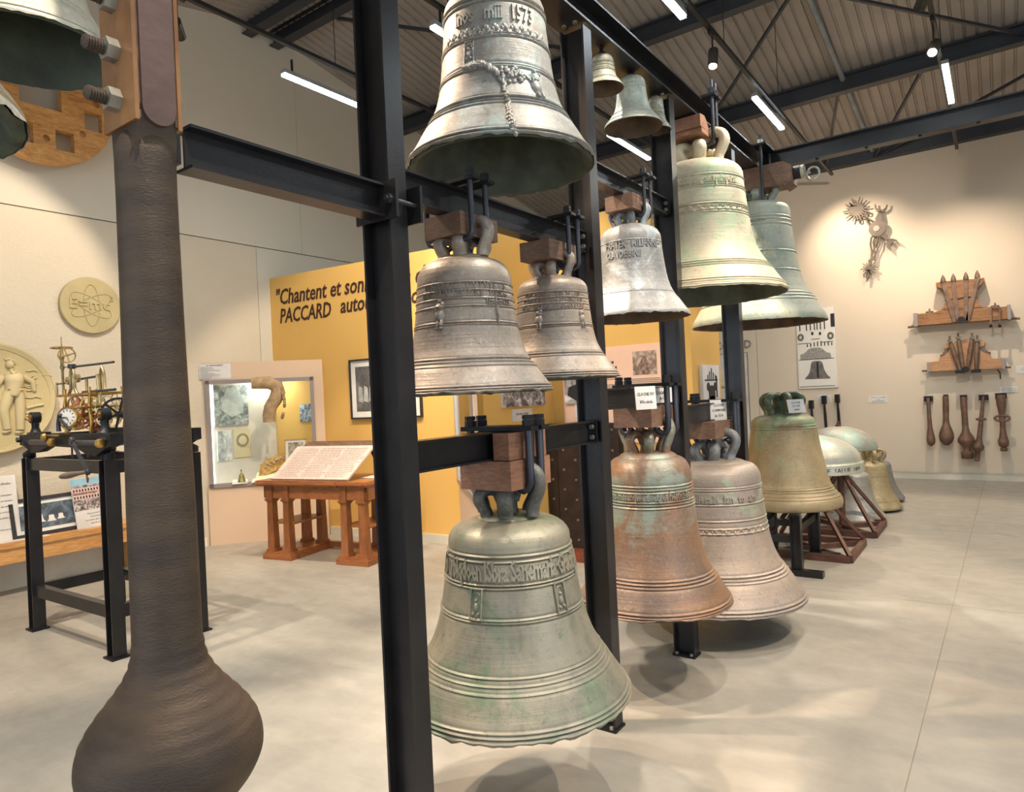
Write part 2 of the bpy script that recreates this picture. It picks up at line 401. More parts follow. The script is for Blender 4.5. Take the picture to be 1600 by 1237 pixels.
# left wall: rough plaster below, smooth panels above a shadow gap
XL = -7.65
wl = MB().bb(XL - .25, XL - .03, -4.6, 12.6, 0, 6.9).build('wall_left', M['groove']); tag(wl, kind='structure')
def wpanel(y0, y1, z0, z1, m, dx=0):
    o = MB().bb(XL - .05, XL + dx, y0, y1, z0, z1).build('panel', M[m]); o.parent = wl
wpanel(-4.6, 5.186, 0, 3.655, 'white_wall'); wpanel(5.192, 12.6, 0, 3.655, 'smooth_wall')
wpanel(-4.6, 1.3, 3.668, 6.9, 'smooth_wall', -.004); wpanel(1.304, 5.9, 3.668, 6.9, 'smooth_wall', -.004); wpanel(5.904, 12.6, 3.668, 6.9, 'smooth_wall', -.004)
bl = MB().bb(XL, XL + .015, -4.6, 4.35, 0, .1).build('baseboard_left', M['base']); tag(bl, kind='structure')
# far wall
YF = 12.4
wf = MB().bb(XL - .2, 5, YF, YF + .2, 0, 5.6).build('wall_far', M['far_wall']); tag(wf, kind='structure')
bf = MB().bb(XL, 5, YF - .02, YF, 0, .1).bb(XL, 5, YF - .026, YF, .088, .1).build('baseboard_far', M['base']); tag(bf, kind='structure')
eb = MB().bb(XL, 5, YF - .16, YF, 5.10, 5.36).build('trim_1', M['roofsteel']); tag(eb, kind='structure')
# doorway of the far wall: flush white door leaf outline with lettering
dr = root('door_1', (-4.3, YF, 0), kind='structure')
MB().bb(-5.2, -3.66, YF - .03, YF, .0, 2.18).build('door_leaf', M['white'], dr)
MB().bb(-3.66, -3.655, YF - .035, YF, 0, 2.18).bb(-5.2, -3.66, YF - .035, YF, 2.18, 2.19).build('door_gap', M['grey_ink'], dr)
MB().bb(-3.49, -3.485, YF - .004, YF, 0, 2.9).build('panel_joint', M['grey_ink'], dr)
# right and near walls (outside the picture), with glazed openings that let the daylight in
wr = MB().bb(5, 5.2, -4.6, 12.6, 3.2, 6).bb(5, 5.2, -4.6, -3.5, 0, 3.2).bb(5, 5.2, 5.5, 12.6, 0, 3.2).build('wall_right', M['white_wall']); tag(wr, kind='structure')
wn = MB().bb(XL, 5, -4.4, -4.2, 3.6, 6).bb(XL, -5.5, -4.4, -4.2, 0, 3.6).bb(3.5, 5, -4.4, -4.2, 0, 3.6).build('wall_near', M['white_wall']); tag(wn, kind='structure')
for i, (a, b_) in enumerate((((5.05, -3.5), (5.05, 5.5)), ((-5.5, -4.3), (3.5, -4.3)))):
    q = MB(); p0 = Vector((*a, 0)); p1 = Vector((*b_, 0)); top = 3.2 if i == 0 else 3.6
    for k in range(7):
        p = p0.lerp(p1, k / 6); q.bar(p, p + Vector((0, 0, top)), .06, .06)
    q.bar(p0, p1, .06, .06); q.bar(p0 + Vector((0, 0, top)), p1 + Vector((0, 0, top)), .06, .06)
    wi = q.build('window_%d' % (i + 1), M['steel']); tag(wi, kind='structure')

# ceiling: corrugated deck falling both ways from the ridge at y = 5.4
RY, RZ = 5.4, 6.58
def zdeck(y): return RZ - .19 * (y - RY) if y > RY else RZ - .2 * (RY - y)
q = MB(); prof = []
x = -7.9; P_ = .125
while x < 5.2:
    prof += [(x, 0), (x + .075, 0), (x + .082, .022), (x + .105, .022), (x + .112, 0)]; x += P_
for ya, yb in ((-4.6, RY), (RY, 12.7)):
    k = len(q.v); n = len(prof)
    vs = [(px, y, zdeck(y) + dz) for y in (ya, yb) for px, dz in prof]
    q.add(vs, [(i, i + 1, n + i + 1, n + i) for i in range(n - 1)])
q.bb(-7.9, 5.2, -4.6, 12.7, 6.72, 6.8)
ce = q.build('ceiling', M['deck']); tag(ce, kind='structure')
nb = 2
for y, zb, h in ((5.2, 6.36, .2), (5.6, 6.36, .2), (7.9, zdeck(7.9) - .24, .22), (10.08, zdeck(10.08) - .24, .22), (2.9, zdeck(2.9) - .24, .22), (.4, zdeck(.4) - .24, .22)):
    o = MB().ibeam((XL, y, zb + h / 2), (5, y, zb + h / 2), h, .14, (0, 0, 1), .014, .01).build('trim_%d' % nb, M['roofsteel']); tag(o, kind='structure'); nb += 1
# bracing rods and a conduit under the deck
def onroof(x, y, off): return (x, y, zdeck(y) - off)
q = MB()
for a, b_ in (((-1.65, 8.0), (-3.4, 10.1)), ((-1.65, 8.0), (.9, 10.6)), ((-2.2, 12.3), (-1.6, 10.1)), ((-1.5, 12.3), (-.6, 10.1)), ((-6.5, 5.7), (-4.0, 7.9)), ((-.2, 11.4), (1.6, 10.1)), ((-1.55, 12.3), (-.2, 11.4))):
    q.bar(onroof(*a, .14), onroof(*b_, .14), .035, .035)
o = q.build('trim_%d' % nb, M['roofsteel']); tag(o, kind='structure'); nb += 1
q = MB(); q.cyl(onroof(-1.6, 8.0, .06), onroof(-1.5, 12.2, .06), .035, n=10)
o = q.build('trim_%d' % nb, M['tube_body'], smooth=40); tag(o, kind='structure'); nb += 1

# ---- ochre partition
def pline(p, q_): 
    e = Vector((q_[0] - p[0], q_[1] - p[1], 0)); return frame_m((p[0], p[1], 0), e), e.length
YA, YB = (-7.65, 5.365), (-4.8, 5.65)
MY, LY = pline(YA, YB)
wm = MB().bb(0, LY + .02, 0, .1, 0, 3.27, MY).build('wall_middle', M['yellow']); tag(wm, kind='structure')
w2 = MB().bb(-4.82, -2.18, 5.75, 5.85, 0, 3.3).bb(-2.28, -2.18, 5.85, 6.5, 0, 3.3).build('wall_middle_right', M['yellow']); tag(w2, kind='structure')
ws = MB().bb(-3.73, -3.63, 4.62, 5.75, 0, 3.3).build('wall_middle_side', M['yellow']); tag(ws, kind='structure')
bm_ = MB().bb(.9, LY, -.015, 0, 0, .1, MY).bb(-3.63, -3.615, 4.62, 5.75, 0, .1).bb(-3.63, -2.18, 5.735, 5.75, 0, .1).build('baseboard_middle', M['base']); tag(bm_, kind='structure')
lt = MB()
T = dict(shear=.22, depth=.004, xs=.98, off=.002)
def fit_text(mb, full, part, Mx, x0, x1, z, size, **k):
    v1, _ = text_geo(part, size, align='LEFT', **k); k['xs'] = k.get('xs', 1) * (x1 - x0) / max(p[0] for p in v1)
    flat_text(mb, full, Mx, x0, z, size, align='LEFT', **k)
T = dict(shear=.2, depth=.004, off=.0045)
fit_text(lt, '"Chantent et sonnent les cloches', '"Chantent et sonn', MY, .09, 1.72, 2.915, .275, **T)
fit_text(lt, 'PACCARD', 'PACCARD', MY, .16, 1.07, 2.675, .26, **T)
fit_text(lt, 'autour du monde"', 'autou', MY, 1.215, 1.72, 2.70, .26, **T)
lt = lt.build('wall_lettering', M['ink']); tag(lt, 'dark calligraphic quotation lettered across the top of the ochre wall', 'lettering')

# ---- display cases built across the two corners
def case(name, label, A, B, z0, z1, x0, x1, ztop, inner):
    Mc, L = pline(A, B)
    r_ = root(name, (A[0], A[1], 0), label, 'display case')
    q = MB().bb(0, L, 0, .03, 0, z0, Mc).bb(0, x0, 0, .03, z0, z1, Mc).bb(x1, L, 0, .03, z0, z1, Mc).bb(0, L, 0, .03, z1, ztop, Mc)
    q.build('front_panel', M['pink'], r_)
    q = MB(); t = .045
    q.bb(x0, x1, -.025, .03, z0, z0 + t, Mc).bb(x0, x1, -.025, .03, z1 - t, z1, Mc).bb(x0, x0 + t, -.025, .03, z0, z1, Mc).bb(x1 - t, x1, -.025, .03, z0, z1, Mc)
    q.build('window_frame', M['frame_grey'], r_)
    MB().bb(x0 + t, x1 - t, .0, .006, z0 + t, z1 - t, Mc).build('glass_pane', M['glass'], r_)
    return r_, Mc, L
DA, DB = (-7.62, 4.38), (-6.755, 5.43)
c1, MD, LD = case('display_case', 'built-in corner display case with taupe window left of the reading desk', DA, DB, .68, 1.95, -.0 + .02, 1.25, 2.16, None)
q = MB(); q.poly([(-7.63, 4.42), (-6.80, 5.40), (-7.63, 5.36)], Matrix(((1, 0, 0, 0), (0, 0, 1, 0), (0, 1, 0, 0), (0, 0, 0, 1))), .66, .7)
q.build('case_floor', M['white'], c1)
q = MB(); q.poly([(-7.63, 4.42), (-6.80, 5.40), (-7.63, 5.36)], Matrix(((1, 0, 0, 0), (0, 0, 1, 0), (0, 1, 0, 0), (0, 0, 0, 1))), 2.1, 2.13)
q.build('case_roof', M['white'], c1)
q = MB(); q.bb(-7.645, -7.64, 4.42, 5.36, .7, 2.1); q.build('back_panel', M['white'], c1)
q = MB().bb(.02, .06, .05, .08, .72, 1.93, MD); q.build('light_strip', emit('case_light_strip', (.85, .97, 1), 8), c1)
area('case_lamp', (-7.45, 5.12, 2.05), .2, .15, 5, (.9, 1, .95), (0, 0, 0))
VA, VB = (-4.8, 5.62), (-3.63, 4.49)
c2, MV, LV = case('display_case', 'second corner display case seen edge-on behind the nearest steel frame bay', VA, VB, .70, 2.1, .05, 1.55, 2.2, None)
MB().bb(-4.75, -3.75, 5.735, 5.745, .7, 2.1).build('back_panel', M['white'], c2)
MB().bb(-3.745, -3.735, 4.66, 5.73, .7, 2.1).build('side_panel', M['white'], c2)
q = MB(); q.poly([(-4.74, 5.62), (-3.74, 4.64), (-3.74, 5.73), (-4.74, 5.73)], Matrix(((1, 0, 0, 0), (0, 0, 1, 0), (0, 1, 0, 0), (0, 0, 0, 1))), .66, .7)
q.build('case_floor', M['white'], c2)
MB().bb(.1, .13, .03, .05, .75, 2.05, MV).build('light_strip', emit('case_light_strip_two', (.85, .97, 1), 8), c2)
area('case_lamp', (-4.05, 5.35, 2.1), .4, .3, 8, (.9, 1, .95), (0, 0, 0))

# ---- lighting tracks, tubes and spotlights
def track(x, y0, y1, z, label):
    t = root('lighting_track', (x, (y0 + y1) / 2, z), label, 'track')
    MB().bb(x - .02, x + .02, y0, y1, z, z + .035).build('rail', M['track'], t)
    for y in [y0 + .6 + k * 2.0 for k in range(int((y1 - y0) / 2.0))]:
        MB().cyl((x, y, z + .03), (x, y, zdeck(y) - .0), .004, n=6).build('suspension_wire', M['track'], t)
    return t
track(-5.3, -2, 11, 4.98, 'black lighting track high along the left wall')
track(-2.03, -2, 11.8, 4.858, 'black lighting track above the aisle right of the bell frame')
track(-.37, -2, 11.8, 4.858, 'black lighting track at the far right of the ceiling')
track(-3.8, -2, 11.0, 4.97, 'black lighting track behind the bell frame')
tl = {}
names = {(-5.47, 4.69): 'lit tube lamp above the left wall, left of the nearest post', (-2.09, 8.38): 'lit tube lamp above the frame end at the far horizontal beam',
         (-.33, 8.94): 'lit tube lamp farthest right over the far horizontal beam', (-3.82, 8.6): 'lit tube lamp seen beneath the three small bells',
         (-2.09, 5.1): 'lit tube lamp at the top edge of the picture', (-3.82, 5.0): 'lit tube lamp glimpsed under the big damaged bell lip'}
for x, y in TUBES:
    if (x, y) not in names: continue
    yy = y - .37 if (x, y) == (-3.82, 8.6) else y
    t = root('tube_light', (x, yy, 4.8), names[(x, y)], 'tube light', 'cool white tube lights under the roof')
    MB().bb(x - .032, x + .032, yy - .6, yy + .6, 4.80, 4.84).build('housing', M['tube_body'], t)
    MB().bb(x - .028, x + .028, yy - .595, yy + .595, 4.775, 4.80).build('tube', M['tube'], t)
    MB().bb(x - .006, x + .006, yy - .5, yy - .48, 4.84, 4.968 if x < -3 else 4.857).build('clip', M['track'], t)
def spotlight(x, y, z, aim, label, zt=4.857):
    t = root('spotlight', (x, y, z + .2), label, 'spotlight', 'black cylinder spotlights on the tracks')
    d = (Vector(aim) - Vector((x, y, z))).normalized(); p = Vector((x, y, z))
    MB().cyl(p, Vector((x, y, zt)), .008, n=8).bb(x - .018, x + .018, y - .07, y + .07, zt - .03, zt - .001).build('stem', M['lamp_body'], t)
    MB().lathe([(.0, -.1), (.045, -.1), (.045, .095), (.038, .095), (.034, .07), (0, .07)], p, d, 20).build('lamp_head', M['lamp_body'], t, 40)
    MB().lathe([(0, .072), (.033, .072)], p, d, 16).build('lens', M['lamp_glow'], t)
spotlight(-5.3, 2.97, 4.7, (-7.3, 4.6, 4.35), 'black spotlight turned towards the left wall, beside the hanging iron shaft', 4.978)
spotlight(-2.03, 6.25, 4.62, (-1.7, 4.4, .3), 'black spotlight pointing down above the cracked green bell')
spotlight(-.37, 7.38, 4.60, (-.9, 4.2, 1.6), 'glowing warm spotlight at the upper right, above the far horizontal beam')
spotlight(-.37, 6.36, 4.60, (-3.2, 12.4, 2.4), 'spotlight at the top right edge over the far horizontal beam')

# ================================================================ THE STEEL FRAME
XC = -1.585
fr = root('bell_rack', (XC, 3.2, 0), 'tall black steel frame of bolted posts and beams carrying the bells', 'frame')
posts = [(.793, 0), (1.55, 1), (2.862, 2), (3.88, 3), (5.035, 4)]
for y, i in posts:
    w0, w1 = (.112, .066) if i == 0 else (.128, .076)
    p = MB().ibeam((XC, y, .012), (XC, y, 3.33), w0, w1, (1, 0, 0), .009, .007).build('post', M['steel'], fr)
    MB().bb(XC - .07, XC + .07, y - .05, y + .05, 0, .013).build('base_plate', M['steel_dark'], p)
    for s1 in (-1, 1):
        MB().hexnut((XC + s1 * .045, y - .042, .013), (0, 0, 1), .01, .012).build('anchor_bolt', M['zinc'], p)
# top beam: a wide channel section under which the small bells hang
tb = MB().ibeam((XC, -.4, 3.415), (XC, 5.92, 3.415), .14, .16, (0, 0, 1), .011, .012).build('top_beam', M['steel'], fr)
cb = MB().ibeam((XC + .06, 5.83, 3.43), (4.9, 5.83, 3.43), .14, .1, (0, 0, 1), .011, .008).build('cross_beam', M['steel'], fr)
for x in (-1.1, -.75, -.4, -.05, .3, .65, 1.0): MB().hexnut((x, 5.80, 3.349), (0, 0, 1), .012, .012).build('bolt', M['steel_dark'], cb)
MB().ibeam((4.85, 5.83, 0), (4.85, 5.83, 3.36), .128, .076, (1, 0, 0), .009, .007).build('post', M['steel'], fr)
def bay(y0, y1, zb, zt, w_=.064, tf=.0075):
    o = MB().ibeam((XC, y0, (zb + zt) / 2), (XC, y1, (zb + zt) / 2), zt - zb, w_, (0, 0, 1), tf, .006).build('bay_beam', M['steel'], fr)
    for y, s in ((y0, 1), (y1, -1)):
        MB().bb(XC - .045, XC + .045, y, y + s * .01, zb + .004, zt - .004).build('end_plate', M['steel'], o)
        for z in (zb + .028, zt - .028): MB().hexnut((XC + .022, y + s * .01, z), (0, s, 0), .011, .013).build('bolt', M['zinc'], o)
PH = .042
bay(1.55 + PH, 2.862 - PH, 2.258, 2.361)
bay(1.55 + PH, 2.862 - PH, 1.361, 1.466)
bay(2.862 + PH, 3.88 - PH, 2.63, 2.725)
bay(2.862 + PH, 3.88 - PH, 1.51, 1.614)
bay(3.88 + PH, 5.035 - PH, 1.375, 1.492)
# near beam, clamped around the nearest post with long bolts
nbm = MB().ibeam((XC + .03, .83 + PH, 2.224), (XC + .03, 1.50, 2.224), .103, .07, (0, 0, 1), .0075, .006).build('bay_beam', M['steel'], fr)
MB().bb(XC - .07, XC + .112, 1.492, 1.502, 2.165, 2.282).build('end_plate', M['steel'], nbm)
MB().bb(XC - .07, XC + .112, 1.60, 1.61, 2.165, 2.282).build('end_plate', M['steel'], nbm)
q = MB(); q.cyl((XC + .088, 1.47, 2.222), (XC + .088, 1.622, 2.222), .0075, n=10)
q.hexnut((XC + .088, 1.478, 2.222), (0, 1, 0), .016, .013).hexnut((XC + .088, 1.611, 2.222), (0, 1, 0), .016, .013); q.build('clamp_bolt', M['rod'], nbm)
MB().bb(XC - .03, XC + .066, .835, .845, 2.172, 2.276).build('end_plate', M['steel'], nbm)
# end plates where the posts meet the top beam
for y, i in posts:
    for s in (-1, 1): MB().hexnut((XC + .03 * s, y - .05, 3.35), (0, 0, -1), .012, .014).build('bolt', M['zinc'], tb)

# ================================================================ BELLS
QT4 = [(0, 1), (.03, .992), (.06, .95), (.09, .885), (.14, .79), (.2, .68), (.27, .53), (.33, .435), (.39, .35), (.48, .26), (.57, .195), (.68, .135), (.78, .09), (.9, .03), (1, 0)]
QT = [(0, 1), (.03, .992), (.06, .94), (.09, .865), (.14, .76), (.2, .645), (.27, .475), (.33, .37), (.39, .28), (.48, .195), (.57, .14), (.68, .095), (.78, .06), (.9, .02), (1, 0)]
def interp(tab, t):
    if t <= tab[0][0]: return tab[0][1]
    for (a, u), (b_, v_) in zip(tab, tab[1:]):
        if t <= b_:
            k = (t - a) / (b_ - a); return u + (v_ - u) * k
    return tab[-1][1]
def smooth_interp(tab, t):
    return (interp(tab, t - .02) + interp(tab, t) + interp(tab, t + .02)) / 3 if 0.02 < t < .98 else interp(tab, t)
def bell(name, label, x, y, zr, R, zs, rs, zt, mt, bands=(), inscr=(), relief=(), rz=0, n=96, qt=QT, jag=.006, inside='inside', crown=None, group=None, seed=1, flat_crown=.62, notch=None):
    b = root(name, (x, y, zr), label, 'bell', group, rz)
    H_ = zs - zr; rnd = random.Random(seed)
    dome = zt - zs
    def rad(z):
        t = (z - zr) / H_
        r = rs + (R - rs) * smooth_interp(qt, t) if t <= 1 else rs
        for t0, amp, wd in bands:
            u_ = (t - t0) / wd; r += 1.05 * amp * R * (math.exp(-u_ * u_) - .45 * math.exp(-(abs(u_) - 1.9) ** 2))
        return r
    prof = []
    N = 210
    for k in range(N + 1):
        z = zr + H_ * k / N; prof.append((rad(z), z - zr))
    top = zs
    # straight rise then the rounded shoulder
    zc = zs + dome * .08; prof.append((rad(zc), zc - zr))
    for a in range(1, 9):
        an = a / 8 * PI / 2
        prof.append((rs * (flat_crown + (1 - flat_crown) * math.cos(an)), zc + (zt - dome * .18 - zc) * math.sin(an) - zr))
    r0 = rs * flat_crown
    prof += [(r0 * .97, zt - dome * .14 - zr), (r0 * .9, zt - dome * .08 - zr), (r0 * .8, zt - dome * .03 - zr), (r0 * .4, zt - zr), (.004, zt - zr)]
    ph = [rnd.random() * 6 for _ in range(6)]
    def jit(k, i):
        if k > 6: return 0, 0
        a = 2 * PI * i / n
        j = sum(math.sin((7 + 6 * m_) * a + ph[m_]) for m_ in range(5)) / 5
        f = (1 - k / 6.0) * jag
        dz = f * (j + .3 * math.sin(41 * a + ph[5]))
        if notch and abs(((a - notch[0] + PI) % (2 * PI)) - PI) < notch[1]: dz += .012 * (1 - k / 6)
        return f * .35 * j, dz
    q = MB(); q.lathe(prof, n=n, jit=jit)
    nf = len(q.f)
    # inner surface
    th = .085 * R
    ip = [(R * .985, .0), (R * .95, -.002), (R * .91, .006)]
    for k in range(1, 26):
        t = .05 + (.97 - .05) * k / 25
        z = H_ * t; ip.append((max(.02, (rs + (R - rs) * smooth_interp(qt, t)) - th * (1.15 - .6 * t)), z))
    ip += [(rs * .6, H_ + dome * .4), (.004, H_ + dome * .5)]
    q.cm = 1; q.lathe(ip, n=n, jit=lambda k, i: jit(k, i) if k == 0 else (0, 0))
    q.v = [Vector(p) for p in q.v]
    o = q.build('body', [mt, M[inside]], b, 42, world=False)
    # crown of cannons
    if crown is None: crown = {}
    hc = crown.get('h', .12); rc = crown.get('r', rs * .62); tk = crown.get('t', .13) * rc * 1.5; cmt = crown.get('m', mt)
    if crown.get('n', 6):
        nn = crown.get('n', 6)
        rc0, hc0 = rc, hc
        for k in range(nn):
            a = crown.get('a', .5) + 2 * PI * k / nn; z0 = zt - zr - .008
            if nn == 6:      # two tall cannons for the rods, four lower ones under the timber block
                a = (0, PI, 1.05, 2.1, 4.2, 5.25)[k]; rc, hc = (rc0 * 1.12, hc0 * 1.12) if k < 2 or crown.get('even') else (rc0 * .86, hc0 * .62)
            d = Vector((math.cos(a), math.sin(a), 0))
            pts = [d * rc * .78 + Vector((0, 0, z0)), d * rc * .80 + Vector((0, 0, z0 + hc * .18)), d * rc * .93 + Vector((0, 0, z0 + hc * .42)), d * rc * 1.03 + Vector((0, 0, z0 + hc * .68)),
                   d * rc * .93 + Vector((0, 0, z0 + hc * .9)), d * rc * .66 + Vector((0, 0, z0 + hc)), d * rc * .36 + Vector((0, 0, z0 + hc * .9)), d * rc * .2 + Vector((0, 0, z0 + hc * .5))]
            # smooth
            sm = []
            for i in range(len(pts) - 1):
                p0, p1, p2, p3 = pts[max(0, i - 1)], pts[i], pts[i + 1], pts[min(len(pts) - 1, i + 2)]
                for j in range(3):
                    t = j / 3; sm.append(.5 * ((2 * p1) + (p2 - p0) * t + (2 * p0 - 5 * p1 + 4 * p2 - p3) * t * t + (3 * p1 - p0 - 3 * p2 + p3) * t ** 3))
            sm.append(pts[-1])
            tt = Vector((-d.y, d.x, 0))
            q = MB(); q.tube(sm, tk, 12, 1.25, tt); q.build('crown_loop', cmt, b, 60, world=False)
            q = MB(); q.tube([p + (p - Vector((0, 0, z0 + hc * .5))).normalized() * tk * .62 for p in sm[1:17]], tk * .28, 6, 1, tt); q.build('crown_rib', cmt, b, 60, world=False)
        q = MB(); q.lathe([(rc0 * .34, -.01), (rc0 * .26, hc0 * .2), (rc0 * .22, hc0 * .4), (rc0 * .3, hc0 * .6), (.003, hc0 * .62)], (0, 0, zt - zr), n=20); q.build('crown_pillar', cmt, b, 60, world=False)
    # raised inscriptions wrapped on the waist
    ang = math.atan2(-y, -x) - rz
    for (txt, t, size, da, xs, kw) in inscr:
        q = MB(); vs, fs = text_geo(txt, size, depth=.006, xs=xs, res=1, **kw)
        z0 = H_ * t
        out = []
        for a_, b_, c_ in vs:
            rr = rad(zr + z0 + b_); th_ = ang + da + a_ / rr
            cc = c_ * (.55 + size * 20); out.append(((rr + cc) * math.cos(th_), (rr + cc) * math.sin(th_), z0 + b_))
        q.add(out, fs); q.build('inscription', mt, b, world=False)
    for (kind, t, hh, da) in relief:
        q = MB(); z0 = H_ * t
        def wrap(u_, v_, dd):
            rr = rad(zr + z0 + v_); th_ = ang + da + u_ / rr
            return Vector(((rr + dd) * math.cos(th_), (rr + dd) * math.sin(th_), z0 + v_))
        def blob(u_, v_, ru, rv, dd):
            k = len(q.v); m1 = 8
            vs = [wrap(u_, v_, dd)]
            for ring, (fr_, fd) in enumerate(((.6, .75), (1, -.2))):
                vs += [wrap(u_ + ru * fr_ * math.cos(2 * PI * i / m1), v_ + rv * fr_ * math.sin(2 * PI * i / m1), dd * fd) for i in range(m1)]
            fs = [(0, 1 + i, 1 + (i + 1) % m1) for i in range(m1)] + [(1 + i, 9 + i, 9 + (i + 1) % m1, 1 + (i + 1) % m1) for i in range(m1)]
            q.add(vs, fs)
        def rib(pts, w_=.02, dd=.006):
            q.tube([wrap(u_ * hh, v_ * hh, dd * .3) for u_, v_ in pts], w_ * hh, 6)
        dp = hh * .12
        if kind == 'saint':
            blob(0, .44 * hh, .07 * hh, .075 * hh, dp); blob(0, .24 * hh, .19 * hh, .17 * hh, dp * 1.2); blob(-.02 * hh, -.05 * hh, .22 * hh, .28 * hh, dp); blob(-.12 * hh, .16 * hh, .06 * hh, .13 * hh, dp); blob(.12 * hh, .33 * hh, .06 * hh, .1 * hh, dp * 1.2)
            blob(-.07 * hh, -.35 * hh, .07 * hh, .17 * hh, dp); blob(.08 * hh, -.33 * hh, .07 * hh, .18 * hh, dp); blob(-.08 * hh, -.5 * hh, .09 * hh, .04 * hh, dp); blob(.08 * hh, -.5 * hh, .08 * hh, .04 * hh, dp)
        elif kind == 'crucifix':
            blob(0, .32 * hh, .05 * hh, .06 * hh, dp); blob(0, .12 * hh, .07 * hh, .2 * hh, dp); blob(-.18 * hh, .36 * hh, .16 * hh, .045 * hh, dp); blob(.18 * hh, .36 * hh, .16 * hh, .045 * hh, dp); blob(.01 * hh, -.16 * hh, .05 * hh, .2 * hh, dp)
            rib([(0, .5), (0, -.5)], .03)
        elif kind == 'panel':
            rib([(-.22, .5), (.22, .5), (.22, -.5), (-.22, -.5), (-.22, .5)], .035); rib([(-.15, .2), (-.08, .36), (.08, .36), (.15, .2)], .025); blob(0, -.1 * hh, .09 * hh, .2 * hh, dp); blob(0, .14 * hh, .06 * hh, .07 * hh, dp)
            blob(-.1 * hh, -.3 * hh, .06 * hh, .08 * hh, dp); blob(.1 * hh, -.3 * hh, .06 * hh, .08 * hh, dp)
        elif kind == 'shield':
            rib([(-.35, .4), (.35, .4), (.35, -.05), (.2, -.35), (0, -.5), (-.2, -.35), (-.35, -.05), (-.35, .4)], .04); blob(0, 0, .14 * hh, .14 * hh, dp)
        elif kind == 'garland':
            m_ = int(hh)      # number of leaves round the bell
            for i in range(m_):
                a_ = (i - m_ / 2) * .034; rr = rad(zr + z0)
                blob(a_ * rr / .034 * .034, .012 * math.sin(i * 1.3) - .004, .009, .013, .005)
        elif kind == 'seam':    # rough cast scar: a rope-like arm, a ragged star and a long drip
            rr = rnd
            for i in range(36):
                f = i / 35; blob(-.115 + f * .13 + rr.uniform(-.004, .004), .10 + .012 * math.sin(f * 3) - .045 * f * f + rr.uniform(-.005, .005), .008 + .006 * rr.random(), .014 + .006 * f, .012)
            for i in range(46):
                a_ = rr.random() * 6.3; d_ = rr.random() ** .7; blob(.055 + .06 * d_ * math.cos(a_), .055 + .035 * d_ * math.sin(a_), .012, .010, .006 + .006 * rr.random())
            for i in range(9): rib([( (.075 + .008 * i) / hh, .055 / hh + .01 * i), ((.085 + .009 * i) / hh, (.085 - .008 * i) / hh)], .05)
            for i in range(44):
                f = i / 43; blob(.032 + .034 * f + rr.uniform(-.008, .008), .03 - .245 * f, .012 - .004 * f, .009, .010)
        q.build('relief_figure' if kind in ('saint', 'crucifix', 'panel') else {'shield': 'coat_of_arms', 'garland': 'leaf_band', 'seam': 'casting_scar'}[kind], mt, b, 50, world=False)
    return b
def rings(*ts, amp=.014, w=.0065): return tuple((t, amp, w) for t in ts)
G = dict(space=.9)
BM = {}
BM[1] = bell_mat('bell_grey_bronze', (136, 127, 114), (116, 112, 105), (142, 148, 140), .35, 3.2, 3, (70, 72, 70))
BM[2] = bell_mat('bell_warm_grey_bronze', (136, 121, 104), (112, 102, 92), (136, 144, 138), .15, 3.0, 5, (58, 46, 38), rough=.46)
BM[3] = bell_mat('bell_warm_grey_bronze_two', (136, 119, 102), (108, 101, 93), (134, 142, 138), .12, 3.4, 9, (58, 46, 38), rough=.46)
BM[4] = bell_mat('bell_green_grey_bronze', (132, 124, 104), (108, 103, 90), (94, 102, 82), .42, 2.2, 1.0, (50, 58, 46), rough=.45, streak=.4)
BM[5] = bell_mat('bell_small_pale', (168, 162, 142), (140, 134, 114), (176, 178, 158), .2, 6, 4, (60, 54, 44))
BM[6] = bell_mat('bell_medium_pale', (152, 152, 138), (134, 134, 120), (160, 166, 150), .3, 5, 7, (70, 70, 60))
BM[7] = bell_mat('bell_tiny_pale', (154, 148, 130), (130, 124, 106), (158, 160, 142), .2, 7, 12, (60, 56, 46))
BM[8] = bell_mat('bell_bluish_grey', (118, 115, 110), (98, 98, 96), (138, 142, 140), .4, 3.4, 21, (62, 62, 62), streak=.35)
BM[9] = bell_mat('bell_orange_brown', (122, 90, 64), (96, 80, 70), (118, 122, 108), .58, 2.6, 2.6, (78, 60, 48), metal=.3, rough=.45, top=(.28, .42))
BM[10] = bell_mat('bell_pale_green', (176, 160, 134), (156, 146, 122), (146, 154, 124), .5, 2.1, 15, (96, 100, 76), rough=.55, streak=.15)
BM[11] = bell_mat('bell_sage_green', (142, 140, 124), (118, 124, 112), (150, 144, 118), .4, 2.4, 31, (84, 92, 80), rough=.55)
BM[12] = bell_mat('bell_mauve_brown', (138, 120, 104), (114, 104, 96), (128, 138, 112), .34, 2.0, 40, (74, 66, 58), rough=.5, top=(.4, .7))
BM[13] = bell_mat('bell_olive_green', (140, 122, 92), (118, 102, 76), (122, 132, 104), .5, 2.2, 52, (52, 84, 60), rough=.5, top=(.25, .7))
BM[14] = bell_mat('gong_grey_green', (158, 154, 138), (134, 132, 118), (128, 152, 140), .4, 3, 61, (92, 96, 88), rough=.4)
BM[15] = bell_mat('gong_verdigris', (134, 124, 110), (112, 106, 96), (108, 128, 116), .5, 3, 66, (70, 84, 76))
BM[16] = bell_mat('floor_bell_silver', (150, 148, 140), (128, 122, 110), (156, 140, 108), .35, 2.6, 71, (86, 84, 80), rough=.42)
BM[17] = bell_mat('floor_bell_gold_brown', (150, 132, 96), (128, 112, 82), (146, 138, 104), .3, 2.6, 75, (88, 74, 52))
BM[18] = bell_mat('floor_bell_slate', (116, 112, 106), (98, 96, 92), (130, 130, 118), .2, 2.6, 78, (64, 64, 62))
